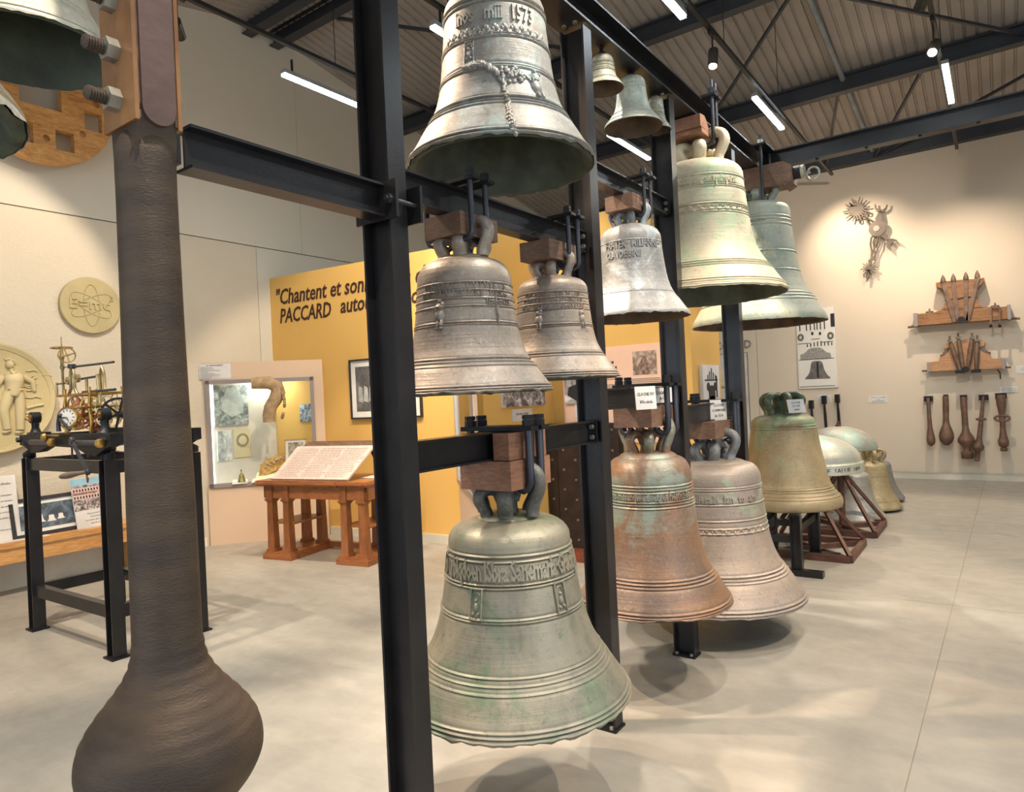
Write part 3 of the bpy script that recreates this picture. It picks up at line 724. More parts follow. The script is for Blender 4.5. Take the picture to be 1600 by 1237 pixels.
BM[19] = bell_mat('bell_near_green', (178, 168, 148), (148, 142, 124), (160, 158, 134), .3, 4, 83, (84, 90, 74))

bell('bell', 'largest high grey bell with a rough scar down its waist, open mouth seen from below', XC, 2.204, 2.506, .372, 3.10, .202, 3.19, BM[1],
     rings(.985, .955, .735, .72, .53, .515, .30, .275, .25, .045, .02) , [('inos   miii  1573', .825, .085, .0, .62, dict(space=.95, off=.002))],
     [('seam', .36, .1, -.04), ('panel', .63, .085, -.46), ('saint', .40, .13, .62), ('garland', .765, 60, 0)], jag=.0065, seed=3, crown=dict(h=.12, r=.12), qt=QT, n=128)
bell('bell', 'warm grey bell with saint and crucifix reliefs, left one of the hanging pair', XC, 1.939, 1.616, .307, 2.012, .174, 2.118, BM[2],
     rings(.97, .90, .83, .76, .62, .60, .30, .27, .235, .06, .035, .015, amp=.010), [('T PHILIBERT  DV·PVYS  ·  S', .912, .032, -.0, 1.0, G), ('IEVG · DV LEV MRE · MARG', .842, .032, -.0, 1.0, G), ('IEAN  CLE', .772, .032, .72, .9, G)],
     [('saint', .70, .10, -.5), ('crucifix', .715, .095, .62)], jag=.008, seed=5, crown=dict(h=.115, r=.105, a=.2))
bell('bell', 'warm grey bell with a praying figure in relief, right one of the hanging pair', XC, 2.548, 1.665, .275, 2.045, .154, 2.115, BM[3],
     rings(.965, .90, .835, .77, .60, .58, .28, .25, .06, .035, .012, amp=.011), [('CY · PHILES · IAY IV · AV', .912, .028, 0, 1.0, G), ('CVI·FT·POVR MARTIN', .845, .028, 0, 1.15, G), ('PAR BALLAV·MARGVERIN', .777, .028, 0, 1.05, G)],
     [('saint', .67, .088, -.38), ('saint', .67, .085, .8)], jag=.005, seed=6, crown=dict(h=.095, r=.088, a=.2))
bell('bell', 'big green-grey bell with gothic lettering hanging lowest in the nearest bay', XC, 2.142, .452, .447, 1.045, .238, 1.148, BM[4],
     rings(.965, .935, .80, .782, .60, .585, amp=.012, w=.006) + rings(.30, .262, .222, amp=.008, w=.005) + rings(.06, .04, .015, amp=.008), [('iob urbiqdoen ISbra Sanemaria·Gracia·plena', .83, .098, .10, .50, dict(space=.88, off=.003))],
     [('panel', .69, .105, -.5), ('panel', .69, .105, .72)], jag=.010, seed=8, crown=dict(h=.165, r=.135, t=.12, a=.35, m=bell_mat('crown_dark_bronze', (92, 88, 80), (70, 66, 60), (110, 116, 110), .3, 5, 6, (40, 38, 34))), flat_crown=.5, n=128, qt=QT4)
bell('bell', 'small round-shouldered bell under the top beam, leftmost of the three small ones', XC, 3.129, 3.143, .105, 3.272, .059, 3.315, BM[5],
     rings(.95, .80, .62, .30, .24, amp=.03, w=.02), [('· OOOOOO ·', .84, .02, 0, .8, G), ('MMMMMMM', .66, .018, 0, .8, G)], jag=.001, seed=9, n=64, crown=dict(n=0), inside='inside_brown')
bell('bell', 'plain pale bell under the top beam, middle and largest of the three small ones', XC, 3.468, 3.046, .160, 3.272, .077, 3.326, BM[6],
     rings(.96, .93, .28, .12, amp=.02, w=.015), [], [('garland', .8, 40, 0)], jag=.001, seed=10, n=64, crown=dict(n=0), inside='inside_brown')
bell('bell', 'smallest bell under the top beam, half hidden on the right of the three', XC, 3.799, 3.124, .083, 3.282, .043, 3.327, BM[7],
     rings(.95, .75, .5, .2, amp=.03, w=.02), [('OOOOO', .56, .02, .2, .9, G)], jag=.001, seed=11, n=64, crown=dict(n=0), inside='inside_brown')
bell('bell', 'bluish grey weathered bell with chipped lip between the second and third posts', XC, 3.365, 1.986, .297, 2.392, .163, 2.486, BM[8],
     rings(.97, .3, amp=.006) , [('FRATER · MILIANNE ·', .875, .055, .1, .62, dict(space=1, off=.001)), ('CLAVDE·BINII', .745, .052, -.25, .62, dict(space=1, off=.001))], jag=.007, seed=12, crown=dict(h=.10, r=.092, a=.3), inside='inside_brown')
bell('bell', 'orange-brown bell with a pale green stain hanging low in the second bay', XC, 3.455, .452, .414, 1.10, .231, 1.262, BM[9],
     rings(.99, .965, .94, .865, .845, .82, amp=.010, w=.005) + rings(.27, .25, .225, .05, .03, .012, amp=.013), [('ums mssanqwe toetget helites &c', .887, .062, .0, .62, dict(space=.95, off=.002))], jag=.006, seed=13, crown=dict(h=.17, r=.125, t=.12, a=.15), flat_crown=.7, notch=(-1.0, .16))
bell('bell', 'pale green cracked bell hanging high between the third and fourth posts', XC, 4.433, 2.195, .531, 2.96, .292, 3.084, BM[10],
     rings(.965, .88, .865, .72, .70, .665, .65, .23, .21, .19, .07, .05, .015, amp=.009, w=.005), [('xpsvincit xpsregnat xpsimperat', .893, .075, .1, .55, dict(space=.92, off=.002))],
     [('shield', .575, .09, -.42), ('panel', .79, .08, -.5), ('garland', .685, 60, 0)], jag=.006, seed=14, crown=dict(h=.17, r=.17, a=.4))
bell('bell', 'sage green bell with a pale lip hanging from the far end of the top beam', XC, 5.703, 2.087, .523, 2.98, .282, 3.071, BM[11],
     rings(.93, .90, .86, .62, .45, .24, .21, .18, amp=.008, w=.006), [('vvlnera cyclatvs', .88, .03, .1, .8, G), ('I H S', .70, .07, .1, .8, G)], jag=.004, seed=15, crown=dict(h=.13, r=.16, a=.2), inside='inside_brown')
bell('bell', 'mauve-brown bell almost touching the floor between the third and fourth posts', XC, 4.452, .222, .56, .985, .309, 1.12, BM[12],
     rings(.965, .95, .83, .70, .64, .60, amp=.008, w=.006) + rings(.28, .255, .235, .05, .025, amp=.010, w=.006), [('cy · vallerain  lan  to  am', .85, .075, .1, .72, dict(space=1, off=.002))],
     [('garland', .62, 70, 0)], jag=.006, seed=16, crown=dict(h=.165, r=.15, a=.1, m=BM[8]), flat_crown=.72)
bell('bell', 'olive green bell with crown cannons standing on a black trestle past the last post', XC, 6.339, .518, .462, 1.24, .27, 1.335, BM[13],
     rings(.95, .985, .245, .215, .175, .14, amp=.010, w=.006), [('SAVE · MEDICVS · ANNO', .962, .03, .2, .9, G)], jag=.001, seed=17, crown=dict(h=.15, r=.15, even=1, a=.35, m=bell_mat('crown_dark_green', (84, 88, 66), (58, 62, 50), (92, 112, 90), .4, 6, 3)),
     qt=[(0, .93), (.04, 1), (.1, .97), (.13, .9), (.2, .66), (.28, .5), (.36, .42), (.5, .31), (.65, .2), (.8, .11), (1, 0)], flat_crown=.6)
FQ = [(0, .97), (.04, 1), (.1, .88), (.2, .68), (.32, .48), (.45, .32), (.6, .2), (.8, .09), (1, 0)]
bell('bell', 'silvery bell standing on the floor behind the second pyramid stand', -1.414, 8.55, .03, .343, .50, .182, .56, BM[16], rings(.97, .8, .2, amp=.01), [('Pad', .5, .1, .3, .8, G)], jag=0, seed=18, crown=dict(n=0), qt=FQ, n=64)
bell('bell', 'golden brown floor bell with crown loops, middle of the three at the far end', -1.342, 9.35, .03, .344, .52, .185, .60, BM[17], rings(.97, .8, .2, amp=.01), jag=0, seed=19, crown=dict(h=.13, r=.15, a=.3, n=6, even=1, t=.09), qt=FQ, n=64)
bell('bell', 'slate grey floor bell farthest back, peeking out from behind the golden brown one', -1.353, 10.06, .03, .308, .46, .162, .53, BM[18], rings(.97, .8, .2, amp=.01), [('PTT', .72, .07, .5, .8, G)], jag=0, seed=20, crown=dict(h=.1, r=.1, n=4), qt=FQ, n=64)
bell('bell', 'near bell cut off by the top left corner, dark green mouth facing down', -1.6, .571, 2.352, .172, 2.60, .098, 2.66, BM[19], rings(.97, .3, .27, .05, amp=.01), jag=.003, seed=21, crown=dict(h=.06, r=.055), n=96)
bell('bell', 'bell at the left edge with a jagged dark lip, only its corner showing', -2.2, .325, 2.348, .43, 3.0, .23, 3.12, BM[19], rings(.95, .14, .09, .05, amp=.012, w=.008), jag=.01, seed=22, crown=dict(h=.10, r=.1), n=128)
# rods carrying the two near bells (above the picture)
h = root('bell_hanger', (-2.2, .325, 3.2), 'rod and arm holding the bell at the left edge', 'hanger')
MB().cyl((-2.2, .325, 3.2), (-2.2, .325, 3.36), .012, n=10).build('rod', M['rod'], h)
MB().bb(-2.3, XC - .085, .29, .36, 3.36, 3.42).build('arm', M['steel'], h)

# ---- hangers
def hanger(label, y, zb, zt, zc, blk, rod_x=.105, dy=.075, y_off=.0, rod_r=.0085, loop=.05, fat=1.0, mblk='block', second=None, plate_l=None, tall=.0, low=None):
    """blk = (size x, size y, z0, z1); zb, zt bottom and top of the beam it hangs from; zc height where the rods hook in"""
    h = root('bell_hanger', (XC, y, blk[2]), label, 'hanger')
    bx, by, z0, z1 = blk
    q = MB()
    q.bb(XC - bx / 2, XC + bx / 2, y - by / 2, y + by / 2, z0, z1); q.build('timber_block', M[mblk], h)
    if second:
        for s in (-1, 1):
            MB().bb(XC + s * .038, XC + s * (second[0] / 2), y - second[1] / 2, y + second[1] / 2, second[2], second[3]).build('timber_block', M['block_new'], h)
    pl = plate_l or rod_x * 2 + .06
    for s in (-1, 1):
        yy = y + y_off + s * dy / 2
        MB().bb(XC - pl / 2, XC + pl / 2, yy - .02 * fat, yy + .02 * fat, zt + .002, zt + .014 * fat).build('clamp_plate', M['steel_dark'], h)
        for t in (-1, 1):
            xx = XC + t * rod_x
            pts = [(xx, yy, zt + .045 * fat + tall), (xx, yy, zc + loop), (xx, yy, zc + loop * .5), (xx - t * loop * .18, yy, zc + loop * .15), (xx - t * loop * .55, yy, zc), (xx - t * loop * .95, yy, zc + loop * .18), (xx - t * loop * 1.1, yy, zc + loop * .5)]
            MB().tube(pts, rod_r, 10).build('hook_rod', M['rod'], h, 50)
            MB().hexnut((xx, yy, zt + .014 * fat), (0, 0, 1), .017 * fat, .017 * fat).build('nut', M['steel_dark'], h)
            MB().hexnut((xx, yy, zt + .0325 * fat), (0, 0, 1), .016 * fat, .012 * fat).build('nut', M['steel_dark'], h)
    return h
hanger('bolted hanger and timber block holding the left bell of the hanging pair', 1.939, 2.258, 2.361, 2.16, (.165, .215, 2.176, 2.256), rod_x=.105, dy=.085, y_off=-.03, rod_r=.0105)
hanger('bolted hanger and timber block holding the right bell of the hanging pair', 2.548, 2.258, 2.361, 2.15, (.15, .26, 2.176, 2.256), rod_x=.10, dy=.08, y_off=.03, rod_r=.0105)
hanger('bolted hanger with stacked reddish timber blocks over the lowest near bell', 2.142, 1.361, 1.466, 1.24, (.24, .27, 1.25, 1.359), rod_x=.14, dy=.072, y_off=0, rod_r=.016, fat=1.35, second=(.22, .25, 1.362, 1.463), mblk='block_new', loop=.06)
hanger('bolted hanger and timber block holding the bluish grey bell', 3.365, 2.63, 2.725, 2.52, (.16, .24, 2.548, 2.628), rod_x=.10, dy=.08, y_off=.02)
hanger('bolted hanger and timber block over the orange-brown bell', 3.455, 1.51, 1.614, 1.36, (.22, .34, 1.402, 1.508), rod_x=.14, dy=.11, y_off=.03, rod_r=.016, fat=1.35, loop=.06)
hanger('bolted hanger and timber block over the mauve-brown bell', 4.44, 1.375, 1.492, 1.22, (.22, .40, 1.266, 1.373), rod_x=.14, dy=.06, y_off=.14, rod_r=.017, fat=1.45, loop=.06)
# top-beam hangers
h = hanger('pale bolted hanger with notched timber headstock over the pale green bell', 4.433, 3.345, 3.485, 3.18, (.22, .36, 3.225, 3.255), rod_x=.135, dy=.07, y_off=.0, rod_r=.013, fat=1.3, tall=.05, mblk='block_new', loop=.06)
for s in (-1, 1):
    q = MB(); a = 4.433; q.poly([(a + s * .02, 3.258), (a + s * .20, 3.258), (a + s * .20, 3.335), (a + s * .12, 3.343), (a + s * .10, 3.335)], Matrix(((0, 1, 0, XC), (1, 0, 0, 0), (0, 0, 1, 0), (0, 0, 0, 1))), -.11, .11)
    q.build('timber_block', M['block_new'], h)
h = root('bell_hanger', (XC, 5.70, 3.14), 'timber headstock with steel gudgeon and shackle above the sage green bell', 'hanger')
MB().bb(XC - .30, XC + .27, 5.60, 5.80, 3.16, 3.34).build('timber_block', M['block'], h)
MB().poly([(XC + .27, 3.14), (XC + .33, 3.17), (XC + .33, 3.30), (XC + .27, 3.34)], Matrix(((1, 0, 0, 0), (0, 1, 0, 5.7), (0, 0, 1, 0), (0, 0, 0, 1))), -.1, .1).build('timber_block', M['block'], h)
MB().cyl((XC + .33, 5.70, 3.255), (XC + .385, 5.70, 3.255), .052, n=24).build('gudgeon', M['steel_dark'], h, 40)
MB().cyl((XC + .385, 5.70, 3.255), (XC + .41, 5.70, 3.255), .05, n=24).build('gudgeon_cap', M['zinc'], h, 40)
q = MB(); q.tube([Vector((XC + .47 + .045 * math.cos(a), 5.70 + .0, 3.22 + .05 * math.sin(a))) for a in [k * 2 * PI / 20 for k in range(21)]], .009, 8); q.cyl((XC + .40, 5.70, 3.23), (XC + .45, 5.70, 3.235), .012, n=10); q.build('shackle', M['zinc'], h, 50)
for s in (-1, 1):
    yy = 5.56 if s < 0 else 5.815
    MB().cyl((XC + .12, yy, 3.05), (XC + .12, yy, 3.57), .013, n=12).build('hook_rod', M['rod'], h, 50)
    MB().hexnut((XC + .12, yy, 3.503), (0, 0, 1), .02, .03).build('nut', M['zinc'], h)
MB().bb(XC - .17, XC + .17, 5.53, 5.85, 3.488, 3.502).build('clamp_plate', M['steel_dark'], h)
# short bolts of the three small bells and of the big scarred bell
def stub(label, y, z0, r, x=XC, z1=3.343):
    h = root('bell_hanger', (x, y, z0), label, 'hanger')
    MB().cyl((x, y, z0), (x, y, z1), r, n=12).build('bolt', M['steel_dark'], h, 50)
    MB().hexnut((x, y, z0 + .002), (0, 0, 1), r * 2.6, .010).build('nut', M['steel_dark'], h)
stub('short black bolt holding the leftmost small bell to the top beam', 3.129, 3.312, .01)
stub('short black bolt holding the middle small bell to the top beam', 3.468, 3.322, .012)
stub('short black bolt holding the rightmost small bell to the top beam', 3.799, 3.322, .008)
h = root('bell_hanger', (XC, 2.204, 3.3), 'timber block clamped under the top beam over the big scarred bell', 'hanger')
MB().bb(XC - .11, XC + .11, 2.05, 2.36, 3.295, 3.343).build('timber_block', M['block'], h)
h = root('bell_hanger', (-1.6, .571, 2.72), 'rod over the near bell at the top left corner', 'hanger')
MB().cyl((-1.6, .571, 2.715), (-1.6, .571, 3.343), .012, n=12).build('rod', M['rod'], h)

# ---- cards on the hangers
def card(label, c, yaw, tilt, w_, h_, lines, size):
    r_ = root('label_card', c, label, 'card')
    Mx = Matrix.Translation(c) @ Matrix.Rotation(yaw, 4, 'Z') @ Matrix.Rotation(tilt, 4, 'X')
    MB().bb(-w_ / 2, w_ / 2, 0, .004, -h_ / 2, h_ / 2, Mx).build('card', M['white'], r_)
    q = MB()
    for i, l in enumerate(lines): flat_text(q, l, Mx, 0, h_ * (.5 - (i + 1) / (len(lines) + 1)) - size * .35, size, y=-.0015, depth=.001, res=1, xs=.85)
    q.build('lettering', M['black'], r_)
card('leaning white card of two lines on the beam over the orange-brown bell', (XC + .155, 3.13, 1.56), math.radians(62), math.radians(-4), .125, .115, ['CLOCHE DU', 'XVe siècle'], .022)
card('upright white card on the beam close to the third post, half behind a rod', (XC + .045, 3.60, 1.565), math.radians(80), 0, .22, .085, ['CLOCHE XVIII', 'de 1758'], .026)
card('white card of four lines on the beam over the mauve-brown bell', (XC + .05, 4.50, 1.44), math.radians(60), 0, .14, .14, ['CLOCHE', 'COMMUNE', 'de 1514'], .026)
card('cream card leaning on the crown of the olive green bell', (XC + .16, 6.16, 1.40), math.radians(40), math.radians(-18), .15, .12, ['CLOCHE', 'DU XVI', 'siècle'], .024)

# ================================================================ BIG IRON CLAPPER IN FRONT
cl = root('bell_clapper', (-1.109, .557, .8), 'giant rusty brown iron clapper hanging close to the camera at the left', 'clapper', rz=0)
CX = Vector((-1.109, .557, 0))
prof = [(.0, .80), (.05, .80), (.055, .84), (.052, .90), (.066, .935), (.098, .975), (.122, 1.005), (.136, 1.035), (.1375, 1.062), (.131, 1.088), (.118, 1.112), (.102, 1.133), (.084, 1.155), (.068, 1.178), (.057, 1.203), (.0525, 1.235), (.0515, 1.28), (.0508, 1.437), (.049, 1.55), (.0475, 1.646), (.046, 1.75), (.0452, 1.854), (.0446, 1.95), (.0446, 2.0), (.042, 2.03), (.026, 2.06), (.02, 2.09)]
sm = []
for i in range(len(prof) - 1):
    for k in range(5):
        t = k / 5; p0 = prof[max(0, i - 1)]; p1 = prof[i]; p2 = prof[i + 1]; p3 = prof[min(len(prof) - 1, i + 2)]
        f = lambda a, b_, c_, d_: .5 * (2 * b_ + (c_ - a) * t + (2 * a - 5 * b_ + 4 * c_ - d_) * t * t + (3 * b_ - a - 3 * c_ + d_) * t ** 3)
        r_, z_ = max(.0005, f(p0[0], p1[0], p2[0], p3[0])), f(p0[1], p1[1], p2[1], p3[1])
        if 1.08 < z_ < 1.24: r_ += .0009 * math.sin(z_ * 330)
        sm.append((r_, z_))
sm.append(prof[-1])
MB().lathe(sm, CX, n=96).build('shaft_and_ball', M['rust'], cl, 60)
e1 = Vector((0, 1, 0)); e2 = Vector((-1, 0, 0))
Mc = Matrix.Identity(4)
for i in range(3): Mc[i][0] = e1[i]; Mc[i][1] = e2[i]; Mc[i][3] = CX[i]
arc = [(.0265 * math.cos(a), 2.078 - .0265 * math.sin(a)) for a in [k * PI / 14 for k in range(15)]]
MB().poly([(-.0265, 2.6)] + [(x, z) for x, z in reversed(arc)] + [(.0265, 2.6)], Mc, -.052, .052).build('flattened_head', mat('purplish_worn_iron', (112, 86, 74), (94, 70, 60), 7, .6, .2, .2, 40), cl, 40)
# flared transition under the left plate
q = MB(); q.add([(-.028, -.05, 2.08), (-.028, .05, 2.08), (.028, .05, 2.08), (.028, -.05, 2.08), (-.040, -.018, 1.97), (-.040, .018, 1.97), (.040, .018, 1.97), (.040, -.018, 1.97)], [(0, 1, 2, 3), (7, 6, 5, 4), (0, 4, 5, 1), (1, 5, 6, 2), (2, 6, 7, 3), (3, 7, 4, 0)], Mc); q.build('flared_neck', M['rust'], cl, 30)
for s in (-1, 1):
    t0 = s * .0265
    MB().bb(t0, t0 + s * .004, -.047, .050, 2.058, 2.6, Mc).build('timber_shim', M['block'], cl)
    q = MB(); q.bb(t0 + s * .004, t0 + s * .0105, -.050, .053, 2.053, 2.6, Mc); pl_ = q.build('side_plate', mat('browned_plate_%d' % (s + 1), (160, 112, 66), (124, 82, 46), 6, .5, .2, .15, 30), cl)
    for z in (2.094, 2.172, 2.251, 2.33, 2.41):
        if s > 0: break
        b0 = Mc @ Vector((t0 + s * .0105, .004, z)); b1 = Mc @ Vector((t0 + s * .0285, .004, z)); b2 = Mc @ Vector((t0 + s * .062, .004, z))
        MB().cyl(b0, b1, .0185, n=6).build('nut', M['zinc'], cl)
        q = MB(); L_ = 22
        q.lathe([(.0001, -.03)] + [(.0105 + (.0008 if k % 2 else -.0004), k / L_ * .045) for k in range(L_)] + [(.0085, .047), (.0001, .048)], b0 , tuple((b1 - b0).normalized()), 14)
        q.build('threaded_rod', M['rust'], cl, 50)
h = root('bell_hanger', (-1.109, .557, 2.6), 'steel bracket above the picture that carries the giant clapper', 'hanger')
MB().bb(-1.16, -1.06, .50, .61, 2.6, 3.42).build('strap', M['steel'], h)
MB().bb(XC + .085, -1.06, .50, .61, 3.35, 3.45).build('arm', M['steel'], h)

# ================================================================ LEFT WALL
def curve_solid(name, outer, holes, Mx, t0, t1, m, parent):
    """filled outline with holes in the (x, z) plane of Mx"""
    cu = bpy.data.curves.new('c', 'CURVE'); cu.dimensions = '2D'; cu.fill_mode = 'BOTH'; cu.extrude = abs(t1 - t0) / 2
    for pts in [outer] + holes:
        sp = cu.splines.new('POLY'); sp.points.add(len(pts) - 1)
        for i, (x, z) in enumerate(pts): sp.points[i].co = (x, z, 0, 1)
        sp.use_cyclic_u = True
    ob = bpy.data.objects.new('c', cu); C.objects.link(ob)
    dg = bpy.context.evaluated_depsgraph_get(); me = bpy.data.meshes.new_from_object(ob.evaluated_get(dg))
    c = (t0 + t1) / 2
    q = MB(); q.add([(p.co.x, c - p.co.z, p.co.y) for p in me.vertices], [tuple(p.vertices) for p in me.polygons], Mx)
    bpy.data.objects.remove(ob, do_unlink=True); bpy.data.curves.remove(cu); bpy.data.meshes.remove(me)
    return q.build(name, m, parent)
def circle(cx, cz, r, n=48): return [(cx + r * math.cos(2 * PI * i / n), cz + r * math.sin(2 * PI * i / n)) for i in range(n)]
def rect(x0, x1, z0, z1): return [(x0, z0), (x1, z0), (x1, z1), (x0, z1)]
ML = frame_m((XL, 0, 0), (0, 1, 0))            # local x = world y, local y into the wall
d = root('wooden_disc', (XL + .12, 2.748, 4.736), 'golden old wooden wheel-like disc pierced by square holes high on the left wall', 'disc')
DC = (2.748, 4.736)
hs = [rect(DC[0] - .18, DC[0] + .18, DC[1] - .13, DC[1] + .2)]
for cx, cz in ((3.215, 4.60), (2.945, 4.322), (2.59, 4.33), (2.30, 4.58), (2.27, 4.92), (2.5, 5.18), (2.87, 5.22), (3.20, 4.96)):
    hs.append(rect(cx - .082, cx + .082, cz - .098, cz + .098))
for cx, cz in ((3.25, 4.784), (2.783, 4.311), (3.109, 4.441), (2.43, 4.42), (2.25, 4.75)): hs.append(circle(cx, cz, .032, 20))
hs = [x for x in hs if True]
# keep the peg holes as shallow recesses: dark pegs inside
o = curve_solid('disc', circle(*DC, .672, 96), hs, ML, -.235, -.155, M['discwood'], d)
for cx, cz in ((3.25, 4.784), (2.783, 4.311), (3.109, 4.441), (2.43, 4.42), (2.25, 4.75)):
    MB().cyl((XL + .157, cx, cz), (XL + .20, cx, cz), .031, n=20).build('peg', M['lightwood'], d, 40)
for cx, cz in ((2.74, 4.16), (2.78, 5.32)):
    MB().bb(XL + .0, XL + .156, cx - .02, cx + .02, cz - .02, cz + .02).build('wall_bracket', M['steel_dark'], d)

def relief_tube(q, pts, r, n=8, depth=-.03, flat=.5):
    q.tube([(XL + .0 - depth, y, z) for y, z in pts], r, n)
p = root('relief_plaque', (XL, 3.193, 2.741), 'round ochre plaster plaque with E=mc² and atomic orbits in relief', 'plaque')
MB().lathe([(.001, .0), (.285, 0), (.2915, .012), (.2915, .045), (.285, .052), (.001, .052)], (XL, 3.193, 2.741), (1, 0, 0), 72).build('disc', M['plaster'], p, 30)
q = MB()
vs, fs = text_geo('E=mc', .155, depth=.012, res=2, off=.001, xs=1.12, align='CENTER')
q.add([(3.175 + a, -.058 - c, 2.70 + b_) for a, b_, c in vs], fs, ML)
vs, fs = text_geo('2', .07, depth=.012, res=2)
q.add([(3.175 + .215 + a, -.058 - c, 2.80 + b_) for a, b_, c in vs], fs, ML); q.build('raised_formula', M['plaster'], p)
for k, an in enumerate((0, 60, 120)):
    a = math.radians(an + 90); pts = []
    for i in range(41):
        t = 2 * PI * i / 40; u_, v_ = .215 * math.cos(t), .075 * math.sin(t)
        pts.append((XL + .054, 3.193 + u_ * math.cos(a) - v_ * math.sin(a), 2.741 + u_ * math.sin(a) + v_ * math.cos(a)))
    MB().tube(pts, .0045, 6).build('orbit', M['plaster'], p, 60)

p = root('relief_medallion', (XL, 2.297, 1.80), 'large round ochre plaster medallion with a striding man in relief behind the clock stand', 'medallion')
MC_ = (2.297, 1.80)
MB().lathe([(.001, 0), (.51, 0), (.518, .02), (.518, .09), (.505, .105), (.47, .10), (.462, .095), (.001, .095)], (XL, *MC_), (1, 0, 0), 96).build('disc', M['plaster'], p, 30)
def limb(q, pts, rs_, n=12):
    X0 = XL + .097
    q.tube([(X0, y, z) for y, z in pts], rs_, n, 1.0, (1, 0, 0))
q = MB()
limb(q, [(2.435, 2.155), (2.438, 2.13), (2.437, 2.10), (2.44, 2.075)], [.018, .036, .036, .02])           # head
limb(q, [(2.445, 2.085), (2.45, 2.045)], [.02, .024])
limb(q, [(2.455, 2.055), (2.46, 2.01), (2.465, 1.95), (2.462, 1.90), (2.455, 1.86), (2.45, 1.82)], [.03, .085, .082, .068, .072, .06])   # torso
limb(q, [(2.535, 2.01), (2.575, 1.975), (2.615, 1.95), (2.62, 1.91), (2.628, 1.86)], [.032, .032, .028, .025, .018])    # right arm
limb(q, [(2.385, 2.005), (2.35, 1.96), (2.335, 1.93), (2.30, 1.90), (2.275, 1.88)], [.032, .032, .028, .024, .018])
limb(q, [(2.425, 1.86), (2.40, 1.77), (2.375, 1.70), (2.385, 1.60), (2.395, 1.51)], [.052, .048, .042, .036, .034])     # legs
limb(q, [(2.49, 1.86), (2.505, 1.77), (2.505, 1.68), (2.50, 1.58), (2.498, 1.50)], [.052, .046, .042, .037, .035])
limb(q, [(2.42, 1.50), (2.38, 1.485), (2.355, 1.48)], [.02, .022, .012]); limb(q, [(2.515, 1.485), (2.48, 1.475), (2.455, 1.472)], [.02, .022, .012])
q.build('relief_figure', M['plasterpale'], p, 70)
q = MB()
limb(q, [(2.40, 2.16), (2.43, 2.17), (2.47, 2.155), (2.485, 2.12)], [.01, .014, .014, .008]); 
for a, b_ in (((2.415, 2.06), (2.44, 2.02)), ((2.44, 2.02), (2.475, 2.055)), ((2.39, 1.90), (2.45, 1.865)), ((2.45, 1.865), (2.53, 1.885))): q.tube([(XL + .16, *a), (XL + .155, *b_)], .006, 6)
o = q.build('collar_and_hair', M['plasterpale'], p, 60); o['kind'] = 'stuff'
q = MB(); rr = random.Random(4)
for k in range(14):
    y0 = 2.50 + rr.random() * .22; z0 = 1.60 + rr.random() * .5
    q.tube([(XL + .098, y0, z0), (XL + .102, y0 + .03, z0 + .012 * rr.uniform(-1, 1)), (XL + .098, y0 + .06 + .03 * rr.random(), z0 + .02 * rr.uniform(-1, 1))], .006, 6)
pts = [(XL + .097, MC_[0] + .47 * math.cos(a), MC_[1] + .47 * math.sin(a)) for a in [2 * PI * i / 72 for i in range(73)]]
q.tube(pts, .006, 6)
q.tube([(XL + .1, 2.53, 1.62), (XL + .1, 2.58, 1.585), (XL + .1, 2.65, 1.57)], .01, 8); q.tube([(XL + .1, 2.56, 1.70), (XL + .1, 2.63, 1.72), (XL + .1, 2.70, 1.73)], .012, 8)
o = q.build('relief_background', M['plasterpale'], p, 60)
# ledge along the wall with panels leaning on it
b = root('wall_bench', (-7.45, 1.6, 0), 'long low pine ledge along the left wall behind the clock stand', 'bench')
MB().bb(XL + .0, -7.27, -1.5, 3.42, .44, .49).build('top', M['lightwood'], b)
MB().bb(-7.32, -7.285, -1.5, 3.40, .30, .44).build('front_rail', M['lightwood'], b)
MB().bb(XL + .0, -7.29, 3.37, 3.405, .0, .44).build('end_board', M['lightwood'], b)
MB().bb(XL + .0, -7.29, -1.5, -1.46, .0, .44).build('end_board', M['lightwood'], b)
MB().bb(XL + .0, XL + .02, -1.5, 3.37, .0, .44).build('back_board', M['base'], b)
def leaning(name, label, cat, y0, y1, z0, h_, x0, lean, fn, th=.015, roll=0):
    """board standing on the ledge with its foot at x0, leaning back to the wall"""
    r_ = root(name, (x0, (y0 + y1) / 2, z0), label, cat)
    Mx = Matrix.Translation((x0, (y0 + y1) / 2, z0)) @ Matrix.Rotation(PI / 2, 4, 'Z') @ Matrix.Rotation(lean, 4, 'X') @ Matrix.Rotation(roll, 4, 'Y')
    fn(r_, Mx, (y1 - y0) / 2, h_, th); return r_
def info(r_, Mx, w_, h_, th):
    MB().bb(-w_, w_, 0, th, 0, h_, Mx).build('board', M['white'], r_)
    q = MB()
    for i, (t, sz) in enumerate((('musée de la cloche', .03), ('', .02), ('le carillon et les fondeurs', .022), ('un instrument de musique', .02), ('fabriqué par des artisans', .02), ('dans la vallée de la Fontaine', .02), ('depuis le XVIII siècle', .02), ('', .02), ('toutes les cloches du monde', .018))):
        if t: flat_text(q, t, Mx, w_ * .88, h_ * .86 - i * h_ * .087, sz, depth=.001, res=1, align='RIGHT')
    q.build('lettering', M['black'], r_)
leaning('info_board', 'white information board with small print leaning at the far left edge', 'board', 1.75, 2.43, .49, .60, -7.43, -.17, info)
